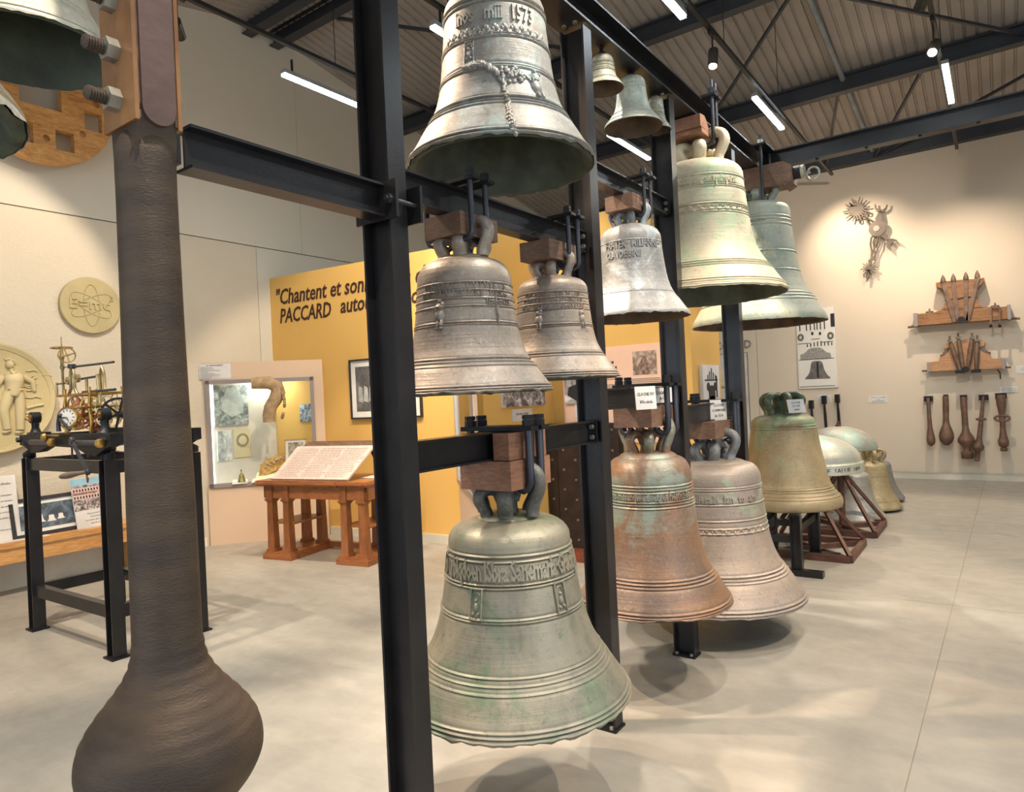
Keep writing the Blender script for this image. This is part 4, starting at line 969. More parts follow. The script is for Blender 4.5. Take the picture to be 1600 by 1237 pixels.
def dark_frame(r_, Mx, w_, h_, th):
    q = MB(); t = .035
    q.bb(-w_, w_, 0, .03, 0, t, Mx).bb(-w_, w_, 0, .03, h_ - t, h_, Mx).bb(-w_, -w_ + t, 0, .03, t, h_ - t, Mx).bb(w_ - t, w_, 0, .03, t, h_ - t, Mx); q.build('frame', M['frame_black'], r_)
    MB().bb(-w_ + t, w_ - t, .012, .02, t, h_ - t, Mx).build('mount', M['mount'], r_)
    MB().bb(-w_ + t + .0, w_ - t - .0, .009, .012, t + .035, h_ - t - .035, Mx).build('photograph', photo('old_photo_bells', (54, 62, 68), (106, 118, 126), 9, 3), r_)
    for k, (cx, cz, s) in enumerate(((-.14, .12, .045), (-.05, .125, .05), (.05, .12, .04), (.13, .13, .035))):
        pts = [(cx - s, cz), (cx + s, cz), (cx + s * .62, cz + s * .5), (cx + s * .5, cz + s * 1.5), (cx - s * .5, cz + s * 1.5), (cx - s * .62, cz + s * .5)]
        MB().poly(pts, Mx, .006, .009).build('printed_bell', M['mount'], r_)
leaning('framed_photo', 'black framed old photograph of stacked bells leaning on the ledge', 'picture', 2.36, 2.93, .49, .37, -7.42, -.2, dark_frame, roll=-.02)
def street(r_, Mx, w_, h_, th):
    MB().bb(-w_, w_, 0, th, 0, h_, Mx).build('board', M['white'], r_)
    MB().bb(-w_ + .002, w_ - .002, -.002, 0, h_ * .86, h_ - .002, Mx).build('printed_sky', mat('print_sky_blue', (124, 168, 186), (150, 184, 194), 8, .6), r_)
    MB().bb(-w_ + .002, w_ - .002, -.002, 0, h_ * .36, h_ * .86, Mx).build('printed_crowd', photo('street_crowd_print', (66, 52, 50), (214, 200, 190), 26, 9), r_)
    q = MB()
    for j, zz in enumerate((.76, .62)):
        MB().bb(-w_ + .002, w_ - .002, -.004, -.002, h_ * (zz - .045), h_ * (zz + .05), Mx).build('printed_facade', mat('print_facade', (216, 190, 176), (200, 160, 144), 14, .6), r_)
        for i in range(11): q.bb(-w_ + .012 + i * w_ * .17, -w_ + .024 + i * w_ * .17, -.006, -.004, h_ * (zz - .025), h_ * (zz + .025), Mx)
    o = q.build('printed_windows', M['black'], r_); o['kind'] = 'stuff'
    MB().bb(-w_ + .002, w_ - .002, -.006, -.004, h_ * .69, h_ * .70, Mx).build('printed_red_line', mat('print_red', (188, 84, 72), None, 3, .6), r_)
    q = MB()
    for i, t in enumerate(('Placé au pied de', 'la Fontaine', 'La cloche des anciens', 'dans la cour')): flat_text(q, t, Mx, .02, h_ * (.27 - .065 * i), .022, depth=.001, res=1)
    q.build('lettering', M['grey_ink'], r_)
leaning('photo_board', 'colour photo board of a street crowd leaning beside the black framed photograph', 'board', 2.885, 3.20, .49, .50, -7.385, -.2, street, roll=-.03)
c_ = root('paper_sheet', (-7.36, 2.55, .492), 'white paper strip lying on the ledge below the boards', 'paper')
MB().bb(-7.40, -7.31, 1.9, 2.62, .491, .494).build('sheet', M['white'], c_)

# ================================================================ TOWER CLOCK ON ITS STAND
st = root('steel_stand', (-5.38, 2.32, 0), 'black steel stand on four legs under the tower clock movement', 'stand')
legs = [(-5.99, 2.05), (-4.79, 2.08), (-6.12, 2.62), (-4.77, 2.62)]
legs = [(-6.0, 2.04), (-4.79, 2.07), (-6.0, 2.62), (-4.79, 2.64)]
for x, y in legs:
    l_ = MB().ibeam((x, y, .012), (x, y, 1.30), .09, .085, (1, 0, 0), .009, .007).build('leg', M['steel'], st)
    MB().bb(x - .065, x + .065, y - .06, y + .06, 0, .012).build('foot_plate', M['steel_dark'], l_)
for (a, b_) in ((0, 1), (2, 3)):
    for z in (.30, 1.255):
        MB().bar((legs[a][0] + .045, legs[a][1], z), (legs[b_][0] - .045, legs[b_][1], z), .05, .085, (0, 0, 1)).build('rail', M['steel'], st)
for (a, b_) in ((0, 2), (1, 3)):
    for z in (.30, 1.255):
        MB().bar((legs[a][0], legs[a][1] + .045, z), (legs[b_][0], legs[b_][1] - .045, z), .05, .085, (0, 0, 1)).build('rail', M['steel'], st)
ck = root('tower_clock', (-5.38, 2.32, 1.30), 'brass and black iron tower clock movement with small white dial and crank', 'clock')
for y in (2.05, 2.60):
    q = MB(); Mx = frame_m((0, y, 0), (1, 0, 0))
    q.poly([(-6.13, 1.40), (-6.13, 1.475), (-5.98, 1.48), (-5.98, 1.495), (-5.7, 1.495), (-5.7, 1.48), (-4.63, 1.48), (-4.63, 1.40), (-4.70, 1.385), (-4.86, 1.33), (-5.0, 1.345), (-5.14, 1.385), (-5.6, 1.395), (-5.78, 1.35), (-5.92, 1.34), (-6.0, 1.385)], Mx, -.03, .03)
    q.build('bed_beam', M['steel_dark'], ck, 30)
for x in (-6.10, -4.66): MB().bb(x - .025, x + .025, 2.08, 2.57, 1.41, 1.475).build('cross_rail', M['steel_dark'], ck)
for x, y in legs:
    s = -1 if x < -5.4 else 1
    q = MB(); q.tube([(x + s * .01, y, 1.302), (x + s * .01, y, 1.325), (x - s * .025, y, 1.345), (x - s * .05, y, 1.37), (x - s * .02, y, 1.395), (x + s * .0, y, 1.41)], [.042, .045, .03, .028, .036, .04], 12); q.build('scroll_foot', M['steel_dark'], ck, 50)
def gear(c, axis, R, wd, teeth, m, spokes=5, name='gear', hub=.012, rim=.16):
    c = Vector(c); u, w_, d_ = orth(axis); q = MB()
    def P3(r, a, h_): return c + (u * math.cos(a) + w_ * math.sin(a)) * r + d_ * h_
    n = teeth * 4; vs = []
    for h_ in (-wd / 2, wd / 2):
        for i in range(n):
            r = R if i % 4 in (1, 2) else R * (1 - min(.09, 5.0 / teeth * .25))
            vs.append(P3(r, 2 * PI * i / n, h_))
        for i in range(n): vs.append(P3(R * (1 - rim), 2 * PI * i / n, h_))
    fs = []
    for i in range(n):
        j = (i + 1) % n
        fs += [(i, j, n + j, n + i), (2 * n + i, 2 * n + j, 3 * n + j, 3 * n + i), (i, j, 2 * n + j, 2 * n + i), (n + i, n + j, 3 * n + j, 3 * n + i)]
    q.add(vs, fs)
    for k in range(spokes):
        a = 2 * PI * k / spokes + .3; q.bar(P3(hub, a, 0), P3(R * (1 - rim * .5), a, 0), R * .13, wd * .7, d_)
    q.cyl(c - d_ * wd * .8, c + d_ * wd * .8, max(hub, R * .2), n=14)
    return q.build(name, m, ck, 35)
# bearing pillars on the bed
for x, y in ((-5.90, 2.05), ((-4.882, 1.614)[0], 2.10), (-4.93, 2.56)):
    q = MB(); q.tube([(x, y, 1.482), (x, y, 1.50), (x, y, 1.53), (x, y, 1.57), (x, y, 1.60)], [.055, .035, .024, .026, .034], 14); q.cyl((x, y - .03, 1.605), (x, y + .03, 1.605), .042, n=20); q.build('bearing_pillar', M['steel_dark'], ck, 45)
    MB().cyl((x, y - .034, 1.605), (x, y - .03, 1.605), .026, n=18).cyl((x, y - .04, 1.605), (x, y - .034, 1.605), .012, n=12).build('brass_bush', M['brass'], ck, 45)
# train frame: brass uprights
for y in (2.12, 2.34):
    for x in (-5.54, -5.14):
        q = MB(); q.tube([(x, y, 1.48), (x + .012, y, 1.56), (x - .01, y, 1.66), (x + .008, y, 1.74), (x, y, 1.80)], [.013, .009, .014, .009, .012], 10); q.build('brass_pillar', M['brass'], ck, 50)
for y in (2.12, 2.34): MB().bar((-5.66, y, 1.755), (-5.02, y, 1.755), .022, .016, (0, 0, 1)).build('top_bar', M['brass'], ck)
for x in (-5.60, -5.08): MB().bar((x, 2.10, 1.755), (x, 2.36, 1.755), .022, .016, (0, 0, 1)).build('top_bar', M['brass'], ck)
G_ = [((-5.50, 2.20, 1.62), (.8, -.6, 0), .085, .014, 48, 'brass', 5), ((-5.40, 2.16, 1.60), (.7, -.7, 0), .095, .014, 52, 'copper', 5), ((-5.27, 2.18, 1.67), (.8, -.6, 0), .07, .012, 40, 'brass', 4), ((-5.18, 2.26, 1.59), (.75, -.66, 0), .085, .014, 48, 'brass', 5),
      ((-5.44, 2.30, 1.70), (.9, -.4, 0), .05, .012, 30, 'copper', 4), ((-5.33, 2.12, 1.71), (.7, -.7, 0), .045, .01, 28, 'copper', 4), ((-5.08, 2.20, 1.66), (.8, -.6, 0), .075, .012, 36, 'brass_pale', 4), ((-5.58, 2.20, 1.69), (1, .3, 0), .06, .012, 36, 'brass_pale', 4),
      ((-5.31, 2.10, 1.56), (.6, -.8, 0), .05, .012, 26, 'brass', 4), ((-5.16, 2.12, 1.55), (.8, -.6, 0), .045, .012, 24, 'copper', 3), ((-5.44, 2.10, 1.54), (.8, -.6, 0), .045, .012, 24, 'brass', 3),
      ((-5.24, 2.16, 1.62), (.5, -.86, 0), .06, .012, 34, 'copper', 4), ((-5.36, 2.26, 1.66), (.8, -.6, 0), .07, .012, 40, 'brass', 5), ((-5.12, 2.30, 1.71), (.8, -.6, 0), .05, .012, 30, 'brass', 4), ((-5.02, 2.16, 1.57), (.7, -.7, 0), .05, .012, 30, 'brass_pale', 4)]
for c, ax, R_, wd, th_, mm, sp in G_: gear(c, ax, R_, wd, th_, M[mm], sp)
for x, z, m_ in ((-5.50, 1.62, 'copper'), (-5.38, 1.60, 'brass'), (-5.27, 1.66, 'brass_pale'), (-5.20, 1.58, 'brass'), (-5.12, 1.66, 'brass')):
    MB().cyl((x, 2.06, z), (x, 2.40, z), .007, n=10).build('arbor', M[m_], ck, 50)
# barrels
MB().lathe([(.03, -.07), (.035, -.07), (.035, -.05), (.028, -.045), (.028, .045), (.035, .05), (.035, .07), (.03, .07)], (-5.30, 2.24, 1.52), (1, 0, 0), 20, True, True).build('barrel', M['copper'], ck, 50)
MB().lathe([(.026, -.05), (.03, -.05), (.03, .05), (.026, .05)], (-5.46, 2.15, 1.53), (1, 0, 0), 20, True, True).build('barrel', M['brass'], ck, 50)
# lyre-shaped brass bracket, horizontal shafts
for y in (2.12, 2.32):
    q = MB(); q.tube([(-5.47, y, 1.76), (-5.43, y, 1.80), (-5.435, y, 1.87), (-5.42, y, 1.93), (-5.40, y, 1.955), (-5.38, y, 1.93), (-5.365, y, 1.87), (-5.37, y, 1.80), (-5.33, y, 1.76)], .011, 10); q.build('lyre_bracket', M['brass_pale'], ck, 50)
for x, z in ((-5.47, 1.86), (-5.32, 1.87)): MB().lathe([(.008, -.012), (.028, -.012), (.03, 0), (.028, .012), (.008, .012)], (x, 2.12, z), (0, 1, 0), 20).build('scroll_ring', M['brass_pale'], ck, 50)
MB().cyl((-5.40, 2.12, 1.955), (-4.85, 2.16, 1.955), .008, n=10).build('shaft', M['rod'], ck, 50)
MB().cyl((-5.40, 2.12, 1.945), (-5.40, 2.12, 1.975), .026, n=18).build('shaft_boss', M['rod'], ck, 50)
MB().cyl((-5.68, 2.12, 1.845), (-5.45, 2.12, 1.845), .006, n=10).build('shaft', M['rod'], ck, 50)
MB().cyl((-5.30, 2.14, 1.865), (-5.05, 2.14, 1.87), .008, n=10).build('shaft', M['rod'], ck, 50)
MB().tube([(-5.05, 2.14, 1.885), (-5.05, 2.14, 1.87), (-5.04, 2.14, 1.78), (-5.03, 2.14, 1.68)], [.012, .014, .011, .010], 10).build('link_rod', M['brass_pale'], ck, 50)
MB().cyl((-5.24, 2.12, 1.768), (-4.80, 2.14, 1.768), .009, n=10).build('shaft', M['rod'], ck, 50)
MB().cyl((-5.67, 2.12, 1.765), (-5.67, 2.12, 1.86), .008, n=10).build('upright_rod', M['brass_pale'], ck, 50)
MB().cyl((-5.20, 2.13, 1.768), (-5.20, 2.13, 1.86), .010, n=10).build('upright_rod', M['brass_pale'], ck, 50)
# vertical spindle with the bevel pair
MB().lathe([(.0001, 0), (.009, 0), (.009, .18), (.016, .19), (.016, .205), (.011, .215), (.013, .26), (.02, .275), (.012, .29), (.01, .33), (.012, .34), (.005, .345), (.005, .42), (.0001, .421)], (-5.56, 2.12, 1.765), n=20).build('spindle', M['brass_pale'], ck, 50)
gear((-5.56, 2.12, 2.105), (0, 0, 1), .072, .010, 44, M['brass'], 4, 'bevel_gear')
gear((-5.475, 2.12, 2.045), (1, -.3, 0), .058, .010, 38, M['brass'], 4, 'bevel_gear')
MB().cyl((-5.62, 2.12, 2.045), (-5.40, 2.12, 2.045), .005, n=8).build('shaft', M['brass_pale'], ck, 50)
MB().bar((-5.58, 2.12, 1.965), (-5.42, 2.12, 1.957), .01, .006, (0, 0, 1)).build('stay', M['rod'], ck)
# great wheel and drum at the right
gear(((-4.896, 1.614)[0], 2.20, 1.60), (.9, -.42, 0), .118, .03, 60, M['steel_dark'], 6, 'great_wheel', rim=.14)
MB().cyl((-4.93, 2.2, 1.60), (-4.66, 2.2, 1.60), .012, n=12).build('arbor', M['rod'], ck, 50)
MB().lathe([(.05, 0), (.075, 0), (.075, .16), (.05, .16)], (-4.80, 2.3, 1.60), (0, 1, 0), 28, True, True).build('drum', M['steel_dark'], ck, 40)
MB().bb(-4.98, -4.83, 2.30, 2.40, 1.80, 1.86).build('oil_glass', mat('yellow_green_glass', (196, 186, 96), (170, 160, 70), 20, .2), ck)
# dial
dd = Vector((.5, -.86, .06)).normalized(); dc = Vector(((-5.252, 1.595)[0], 2.03, (-5.252, 1.595)[1]))
MB().lathe([(.0001, 0), (.066, 0), (.07, .004), (.07, .018), (.06, .02), (.0001, .016)], dc, dd, 40).build('dial', M['white'], ck, 40)
MB().lathe([(.064, .012), (.074, .012), (.074, .022), (.064, .024), (.064, .012)], dc, dd, 40).build('dial_bezel', M['brass'], ck, 40)
u, w_, _d = orth(dd); q = MB()
for k in range(12):
    a = PI * k / 6; r0 = .040; r1 = .056
    q.bar(dc + dd * .0185 + (u * math.cos(a) + w_ * math.sin(a)) * r0, dc + dd * .0185 + (u * math.cos(a) + w_ * math.sin(a)) * r1, .006, .003, dd)
o = q.build('hour_mark', M['black'], ck); o['kind'] = 'stuff'
MB().bar(dc + dd * .02, dc + dd * .02 + u * .04, .005, .002, dd).build('clock_hand', M['black'], ck)
MB().bar(dc + dd * .02, dc + dd * .02 + w_ * .028 - u * .01, .005, .002, dd).build('clock_hand', M['black'], ck)
# winding squares, crank
for x0, x1, z in ((-5.80, (-5.456, 1.456)[0], 1.425), ((-5.111, 1.456)[0], (-4.692, 1.467)[0] - .02, 1.42)):
    MB().cyl((x0, 1.985, z), (x1, 1.985, z), .014 if x1 < -5.6 else .022, n=14).build('winding_shaft', M['copper'] if x1 < -5.6 else M['rod'], ck, 50)
    MB().lathe([(.001, 0), (.018, 0), (.03, .008), (.03, .02), (.016, .028), (.001, .028)], (x1, 1.985, z), (1, 0, 0), 18).build('brass_knob', M['brass'], ck, 45)
MB().cyl((-5.55, 1.99, 1.47), (-5.32, 1.99, 1.47), .008, n=10).build('winding_shaft', M['brass'], ck, 50)
MB().lathe([(.001, 0), (.02, .0), (.03, .012), (.02, .03), (.001, .03)], (-5.50, 1.975, 1.465), (0, -1, 0), 16).build('brass_knob', M['brass'], ck, 45)
MB().tube([(x_, 1.975, z_) for x_, z_ in [(-5.261, 1.615), (-5.289, 1.554), (-5.285, 1.501)]], [.014, .013, .016], 10).build('lever', M['rod'], ck, 50)
LV = [(-5.241, 1.585), (-5.096, 1.508)]
MB().bar((LV[0][0], 1.97, LV[0][1]), (LV[1][0], 1.97, LV[1][1]), .02, .012, (0, -1, 0)).build('lever', M['rod'], ck)
CA, CB = [(-5.009, 1.441), (-4.793, 1.239)]; HE = (-5.149, 1.195)
CA3, CB3 = (CA[0], 1.945, CA[1]), (CB[0], 1.945, CB[1])
MB().bar(CA3, CB3, .024, .014, (0, -1, 0)).build('crank_arm', M['rod'], ck)
MB().lathe([(.001, -.012), (.022, -.012), (.026, 0), (.022, .012), (.001, .012)], CA3, (0, 1, 0), 20).build('crank_boss', M['rod'], ck, 45)
MB().lathe([(.001, -.012), (.018, -.012), (.022, 0), (.018, .012), (.001, .012)], CB3, (0, 1, 0), 20).build('crank_boss', M['rod'], ck, 45)
MB().lathe([(.001, 0), (.012, 0), (.013, .06), (.016, .10), (.021, .15), (.022, .20), (.017, .245), (.010, .262), (.001, .265)], (CB[0], 1.935, CB[1]), tuple((Vector((HE[0], 1.87, HE[1])) - Vector(CB3)).normalized()), 20).build('crank_handle', mat('worn_brown_handle', (122, 104, 90), (92, 76, 66), 10, .5), ck, 45)
MB().tube([(CB[0], 1.94, CB[1] - .01), (CB[0], 1.94, CB[1] - .04), (CB[0] + .005, 1.94, CB[1] - .065), (CB[0] + .015, 1.94, CB[1] - .04)], .006, 8).build('hook', M['copper'], ck, 50)
for x in (-5.565, -5.30): MB().cyl((x, 2.16, 1.40), (x, 2.16, 1.30 if x > -5.5 else 1.28), .007, n=8).build('hanging_rod', M['rod'], ck, 50)
for x, y in ((-6.13, 2.02), (-4.68, 2.02)): MB().hexnut((x if x < -5 else x - .03, y, 1.44), (0, -1, 0), .022, .02).build('nut', M['rod'], ck)

# ================================================================ READING DESK
MK, LK = pline((-6.45, 4.24), (-5.06, 4.50))
dk = root('reading_desk', (-5.76, 4.7, 0), 'varnished oak reading desk on square columns with a large slanted open sheet', 'desk')
for x0, x1 in ((.055, .445), (1.03, 1.42)):
    q = MB().bb(x0, x1, 0, .665, 0, .055, MK).bb(x0 + .015, x1 - .015, .015, .65, .055, .075, MK); q.build('plinth', M['oak_h'], dk)
    MB().bb(x0 + .03, x1 - .03, .10, .60, .36, .38, MK).build('shelf', M['oak_h'], dk)
    for cx in (x0 + .085, x1 - .085):
        for cy in (.08, .585):
            q = MB(); a = .042
            q.bb(cx - .056, cx + .056, cy - .056, cy + .056, .075, .092, MK).bb(cx - .050, cx + .050, cy - .050, cy + .050, .092, .105, MK)
            q.add([(cx + i * s_, cy + j * s_, z) for z, s_ in ((.105, .043), (.60, .036)) for i, j in ((-1, -1), (1, -1), (1, 1), (-1, 1))], [(0, 1, 5, 4), (1, 2, 6, 5), (2, 3, 7, 6), (3, 0, 4, 7)], MK)
            q.bb(cx - .044, cx + .044, cy - .044, cy + .044, .60, .615, MK).bb(cx - .054, cx + .054, cy - .054, cy + .054, .615, .632, MK)
            q.build('column', M['oak'], dk)
            MB().bb(cx - .045, cx + .045, cy - .045, cy + .045, .632, .775, MK).build('column_block', M['oak'], dk)
MB().bb(.44, 1.03, .60, .64, .02, .075, MK).build('stretcher', M['oak_h'], dk)
q = MB(); q.bb(.06, 1.41, .05, .075, .64, .775, MK).bb(.06, 1.41, .59, .615, .64, .775, MK).bb(.06, .085, .05, .6, .64, .775, MK).bb(1.385, 1.41, .05, .6, .64, .775, MK); q.build('apron', M['oak_h'], dk)
q = MB(); q.bb(.02, 1.08, -.01, .68, .775, .795, MK).bb(-.0, 1.09, -.03, .70, .795, .815, MK).bb(.01, 1.09, -.015, .69, .815, .832, MK); q.build('top', M['oak_h'], dk)
q = MB(); q.bb(1.09, 1.43, .0, .69, .775, .795, MK).bb(1.09, 1.45, -.025, .71, .795, .815, MK).bb(1.09, 1.44, -.01, .70, .815, .828, MK); q.build('top', M['oak_h'], dk)
# slanted panel: foot at local y 0.02, z 0.845; head at local y 0.40, z 1.157
def slab4(q, pts, th, Mx):
    n = Vector(pts[1]) - Vector(pts[0]); m_ = Vector(pts[3]) - Vector(pts[0]); nn = n.cross(m_).normalized() * th
    vs = [Vector(p) for p in pts] + [Vector(p) - nn for p in pts]
    q.add(vs, [(0, 1, 2, 3), (7, 6, 5, 4), (0, 4, 5, 1), (1, 5, 6, 2), (2, 6, 7, 3), (3, 7, 4, 0)], Mx)
q = MB(); slab4(q, [(.20, .02, .85), (1.205, .02, .85), (1.27, .40, 1.157), (.235, .40, 1.157)], .018, MK); q.build('slanted_sheet', M['paper'], dk)
q = MB(); slab4(q, [(.26, .42, 1.13), (1.28, .42, 1.13), (1.30, .46, 1.205), (.33, .46, 1.205)], .025, MK); q.build('back_ledge', M['block'], dk)
for x in (.30, 1.20):
    MB().bar(MK @ Vector((x, .42, 1.13)), MK @ Vector((x, .60, .835)), .03, .02).build('prop_leg', M['steel_dark'], dk)
q = MB(); rr = random.Random(2)
for col in range(3):
    for i in range(17):
        t = .07 + i * .052; f = lambda x_, t_: Vector((.20 + .035 * t_ + x_ * (1.005 + .03 * t_), .02 + .38 * t_, .85 + .307 * t_)) + Vector((0, -.0012, .0015))
        x_ = .05 + col * .31 + rr.random() * .02; x2 = x_ + .22 + rr.random() * .06
        while x_ < x2:
            wd = .012 + rr.random() * .03
            a = [f(x_, t), f(x_ + wd, t), f(x_ + wd, t + .012), f(x_, t + .012)]
            q.add(a, [(0, 1, 2, 3)], MK); x_ += wd + .008
o = q.build('printed_lines', M['grey_ink'], dk); o['kind'] = 'stuff'
ps = root('paper_sheet', (-5.05, 4.75, .832), 'cream sheet lying flat on the right end of the reading desk', 'paper')
MB().bb(1.12, 1.38, .30, .62, .829, .833, MK).build('sheet', M['mount'], ps)

# ================================================================ INSIDE THE DISPLAY CASE (left)
def picture_on(name, label, Mx, x0, x1, z0, z1, mt, th=.02, frame=None, mount=0, fw=.02, cat='picture', extra=None):
    r_ = root(name, tuple(Mx @ Vector(((x0 + x1) / 2, 0, z0))), label, cat)
    if frame:
        q = MB(); q.bb(x0, x1, -th, 0, z0, z0 + fw, Mx).bb(x0, x1, -th, 0, z1 - fw, z1, Mx).bb(x0, x0 + fw, -th, 0, z0 + fw, z1 - fw, Mx).bb(x1 - fw, x1, -th, 0, z0 + fw, z1 - fw, Mx); q.build('frame', M[frame], r_)
        MB().bb(x0 + fw, x1 - fw, -th * .55, 0, z0 + fw, z1 - fw, Mx).build('mount', M['mount'], r_)
        a, b_, c_, d_ = x0 + fw + mount, x1 - fw - mount, z0 + fw + mount, z1 - fw - mount
        MB().bb(a, b_, -th * .62, -th * .55, c_, d_, Mx).build('print', mt, r_)
    else:
        MB().bb(x0, x1, -th, 0, z0, z1, Mx).build('board', M['white'], r_)
        MB().bb(x0 + mount, x1 - mount, -th - .002, -th, z0 + mount, z1 - mount, Mx).build('print', mt, r_)
    if extra: extra(r_, Mx)
    return r_
ph_pit = photo('casting_pit_photo', (104, 112, 112), (196, 202, 198), 9, 1)
ex_ = lambda r_, Mx: MB().poly([(4.58, 1.60), (4.66, 1.86), (4.80, 1.86), (4.90, 1.70), (4.88, 1.55), (4.72, 1.50)], Mx, -.028, -.024).build('printed_mould', mat('print_mould_grey', (190, 194, 190), (158, 164, 162), 10, .6), r_)
MLW = frame_m((-7.64, 0, 0), (0, 1, 0))
picture_on('photo_print', 'large grey photograph of a casting pit on the white back of the display case', MLW, 4.50, 4.96, 1.40, 1.90, ph_pit, .02, mount=.006, extra=ex_)
picture_on('photo_print', 'narrow grey print with glossy strips, lower left on the back of the display case', MLW, 4.53, 4.71, .98, 1.34, photo('strip_print', (150, 156, 158), (232, 234, 232), 6, 4), .012)
def orn(r_, Mx):
    MB().poly(circle(4.86, 1.21, .085, 28), Mx, -.018, -.014).build('printed_wreath', mat('wreath_tan', (168, 154, 122), (140, 126, 96), 20, .7), r_)
    MB().poly(circle(4.86, 1.21, .055, 24), Mx, -.020, -.018).build('printed_medal', mat('medal_cream', (222, 210, 178), None, 5, .7), r_)
picture_on('photo_print', 'cream print with a round medal drawing on the back of the display case', MLW, 4.74, 4.97, 1.0, 1.35, mat('cream_print', (212, 200, 164), (204, 190, 152), 5, .7), .012, extra=orn)
MYW = frame_m(MY @ Vector((0, -.004, 0)), (YB[0] - YA[0], YB[1] - YA[1], 0))
picture_on('photo_print', 'small dark photograph on the yellow side inside the display case', MYW, .46, .78, 1.40, 1.62, photo('fresco_photo', (60, 72, 84), (196, 202, 204), 14, 6), .01)
# question-mark shaped crown mould fragment hanging in the case
fr_ = root('crown_mould', (-7.15, 5.0, 1.45), 'tan plaster crown-loop mould shaped like a question mark inside the display case', 'mould')
Mq = frame_m((-7.17, 4.96, 0), (DB[0] - DA[0], DB[1] - DA[1], 0))
q = MB(); pts = [(-.20, 1.90), (-.10, 1.90), (0, 1.90), (.08, 1.86), (.10, 1.78), (.06, 1.69), (.0, 1.60), (-.02, 1.50), (-.02, 1.42)]
q.tube([Mq @ Vector((x, 0, z)) for x, z in pts], [.07, .075, .08, .085, .085, .08, .075, .075, .07], 14, 1, (0, 0, 1)); q.build('loop', M['mould'], fr_, 60)
q = MB(); rr = random.Random(8)
for k in range(22):
    a = rr.random(); c_ = Mq @ Vector((.13 + .04 * math.sin(a * 3), -.05 - .02 * rr.random(), 1.85 - .38 * a)); q.lathe([(.001, -.02), (.018, -.01), (.02, .005), (.001, .02)], c_, (1, 0, 0), 8)
o = q.build('flower_relief', M['mould'], fr_, 60); o['kind'] = 'stuff'
MB().cyl(tuple(Mq @ Vector((0, .02, 1.95))), tuple(Mq @ Vector((0, .02, 2.1))), .006, n=8).build('wire', M['rod'], fr_)
# arched ornamental mould, framed drawing, hand bell, labels
am = root('arch_mould', (-7.12, 4.99, .70), 'golden brown arched mould fragment with flowers lying in the display case', 'mould')
Ma = frame_m((-7.28, 4.85, .70), (DB[0] - DA[0], DB[1] - DA[1], 0)) @ Matrix.Rotation(-.35, 4, 'X')
MB().poly([(-.02, .06), (0, .22), (.08, .28), (.18, .33), (.30, .35), (.42, .33), (.52, .25), (.52, .20), (.40, .21), (.28, .18), (.15, .12), (.02, .05)], Ma, 0, .06).build('arch', M['stone'], am)
q = MB()
for k in range(16):
    c_ = Ma @ Vector((.06 + .025 * k + .0, -.005, .19 + .08 * math.sin(k / 15 * PI) + .02 * rr.uniform(-1, 1))); q.lathe([(.001, -.012), (.016, -.006), (.018, .004), (.001, .014)], c_, tuple(Ma.to_3x3() @ Vector((0, -1, 0))), 8)
o = q.build('flower_relief', M['mould'], am, 60); o['kind'] = 'stuff'
Mf = frame_m((-7.02, 5.17, .70), (DB[0] - DA[0], DB[1] - DA[1], 0)) @ Matrix.Rotation(-.12, 4, 'X')
picture_on('framed_drawing', 'small engraving in a pale tan mount standing in the corner of the display case', Mf, -.12, .14, .10, .50, photo('engraving_print', (104, 86, 70), (214, 200, 176), 22, 5), .02, 'lightwood', .03, .012)
hb = root('hand_bell', (-7.40, 4.68, .70), 'tiny greenish bell on a base in the left of the display case', 'bell')
MB().lathe([(.001, 0), (.052, 0), (.055, .01), (.043, .02), (.048, .03), (.04, .05), (.032, .08), (.027, .105), (.02, .12), (.001, .125)], (-7.40, 4.68, .70), n=28).build('body', M['gold'], hb, 40)
MB().lathe([(.001, .125), (.008, .125), (.006, .15), (.012, .165), (.001, .18)], (-7.40, 4.68, .70), n=14).build('handle', M['brass_pale'], hb, 40)
wd_ = frame_m((-7.28, 4.80, .70), (DB[0] - DA[0], DB[1] - DA[1], 0))
for i, (x, y, w_, h_, yaw, mm, lb) in enumerate(((-.18, -.05, .17, .11, .1, 'white', 'white label lying in the display case below the tiny bell'), (.02, -.06, .15, .10, -.1, 'white', 'white label lying in the display case, second from the left'), (.18, -.06, .16, .09, .05, 'white', 'white label lying in the display case beside the desk corner'))):
    r_ = root('label_card', tuple(wd_ @ Vector((x, y, .0))), lb, 'card')
    Mx = wd_ @ Matrix.Translation((x, y, .012)) @ Matrix.Rotation(yaw, 4, 'Z') @ Matrix.Rotation(math.radians(-68), 4, 'X')
    MB().bb(-w_ / 2, w_ / 2, 0, .004, 0, h_, Mx).build('card', M[mm], r_)
r_ = root('stone_slab', tuple(wd_ @ Vector((.22, .06, 0))), 'pale stone slab with a small dark motif lying in front of the arched mould', 'slab')
Mx = wd_ @ Matrix.Translation((.22, .0, .03)) @ Matrix.Rotation(math.radians(-52), 4, 'X')
MB().poly([(-.24, 0), (.24, .0), (.27, .16), (.10, .20), (-.22, .14)], Mx, 0, .035).build('slab', mat('pale_limestone', (226, 216, 182), (206, 194, 158), 9, .8), r_)
MB().poly([(-.02, .06), (.05, .06), (.04, .09), (.015, .10), (-.01, .09)], Mx, -.002, 0).build('motif', M['black'], r_)
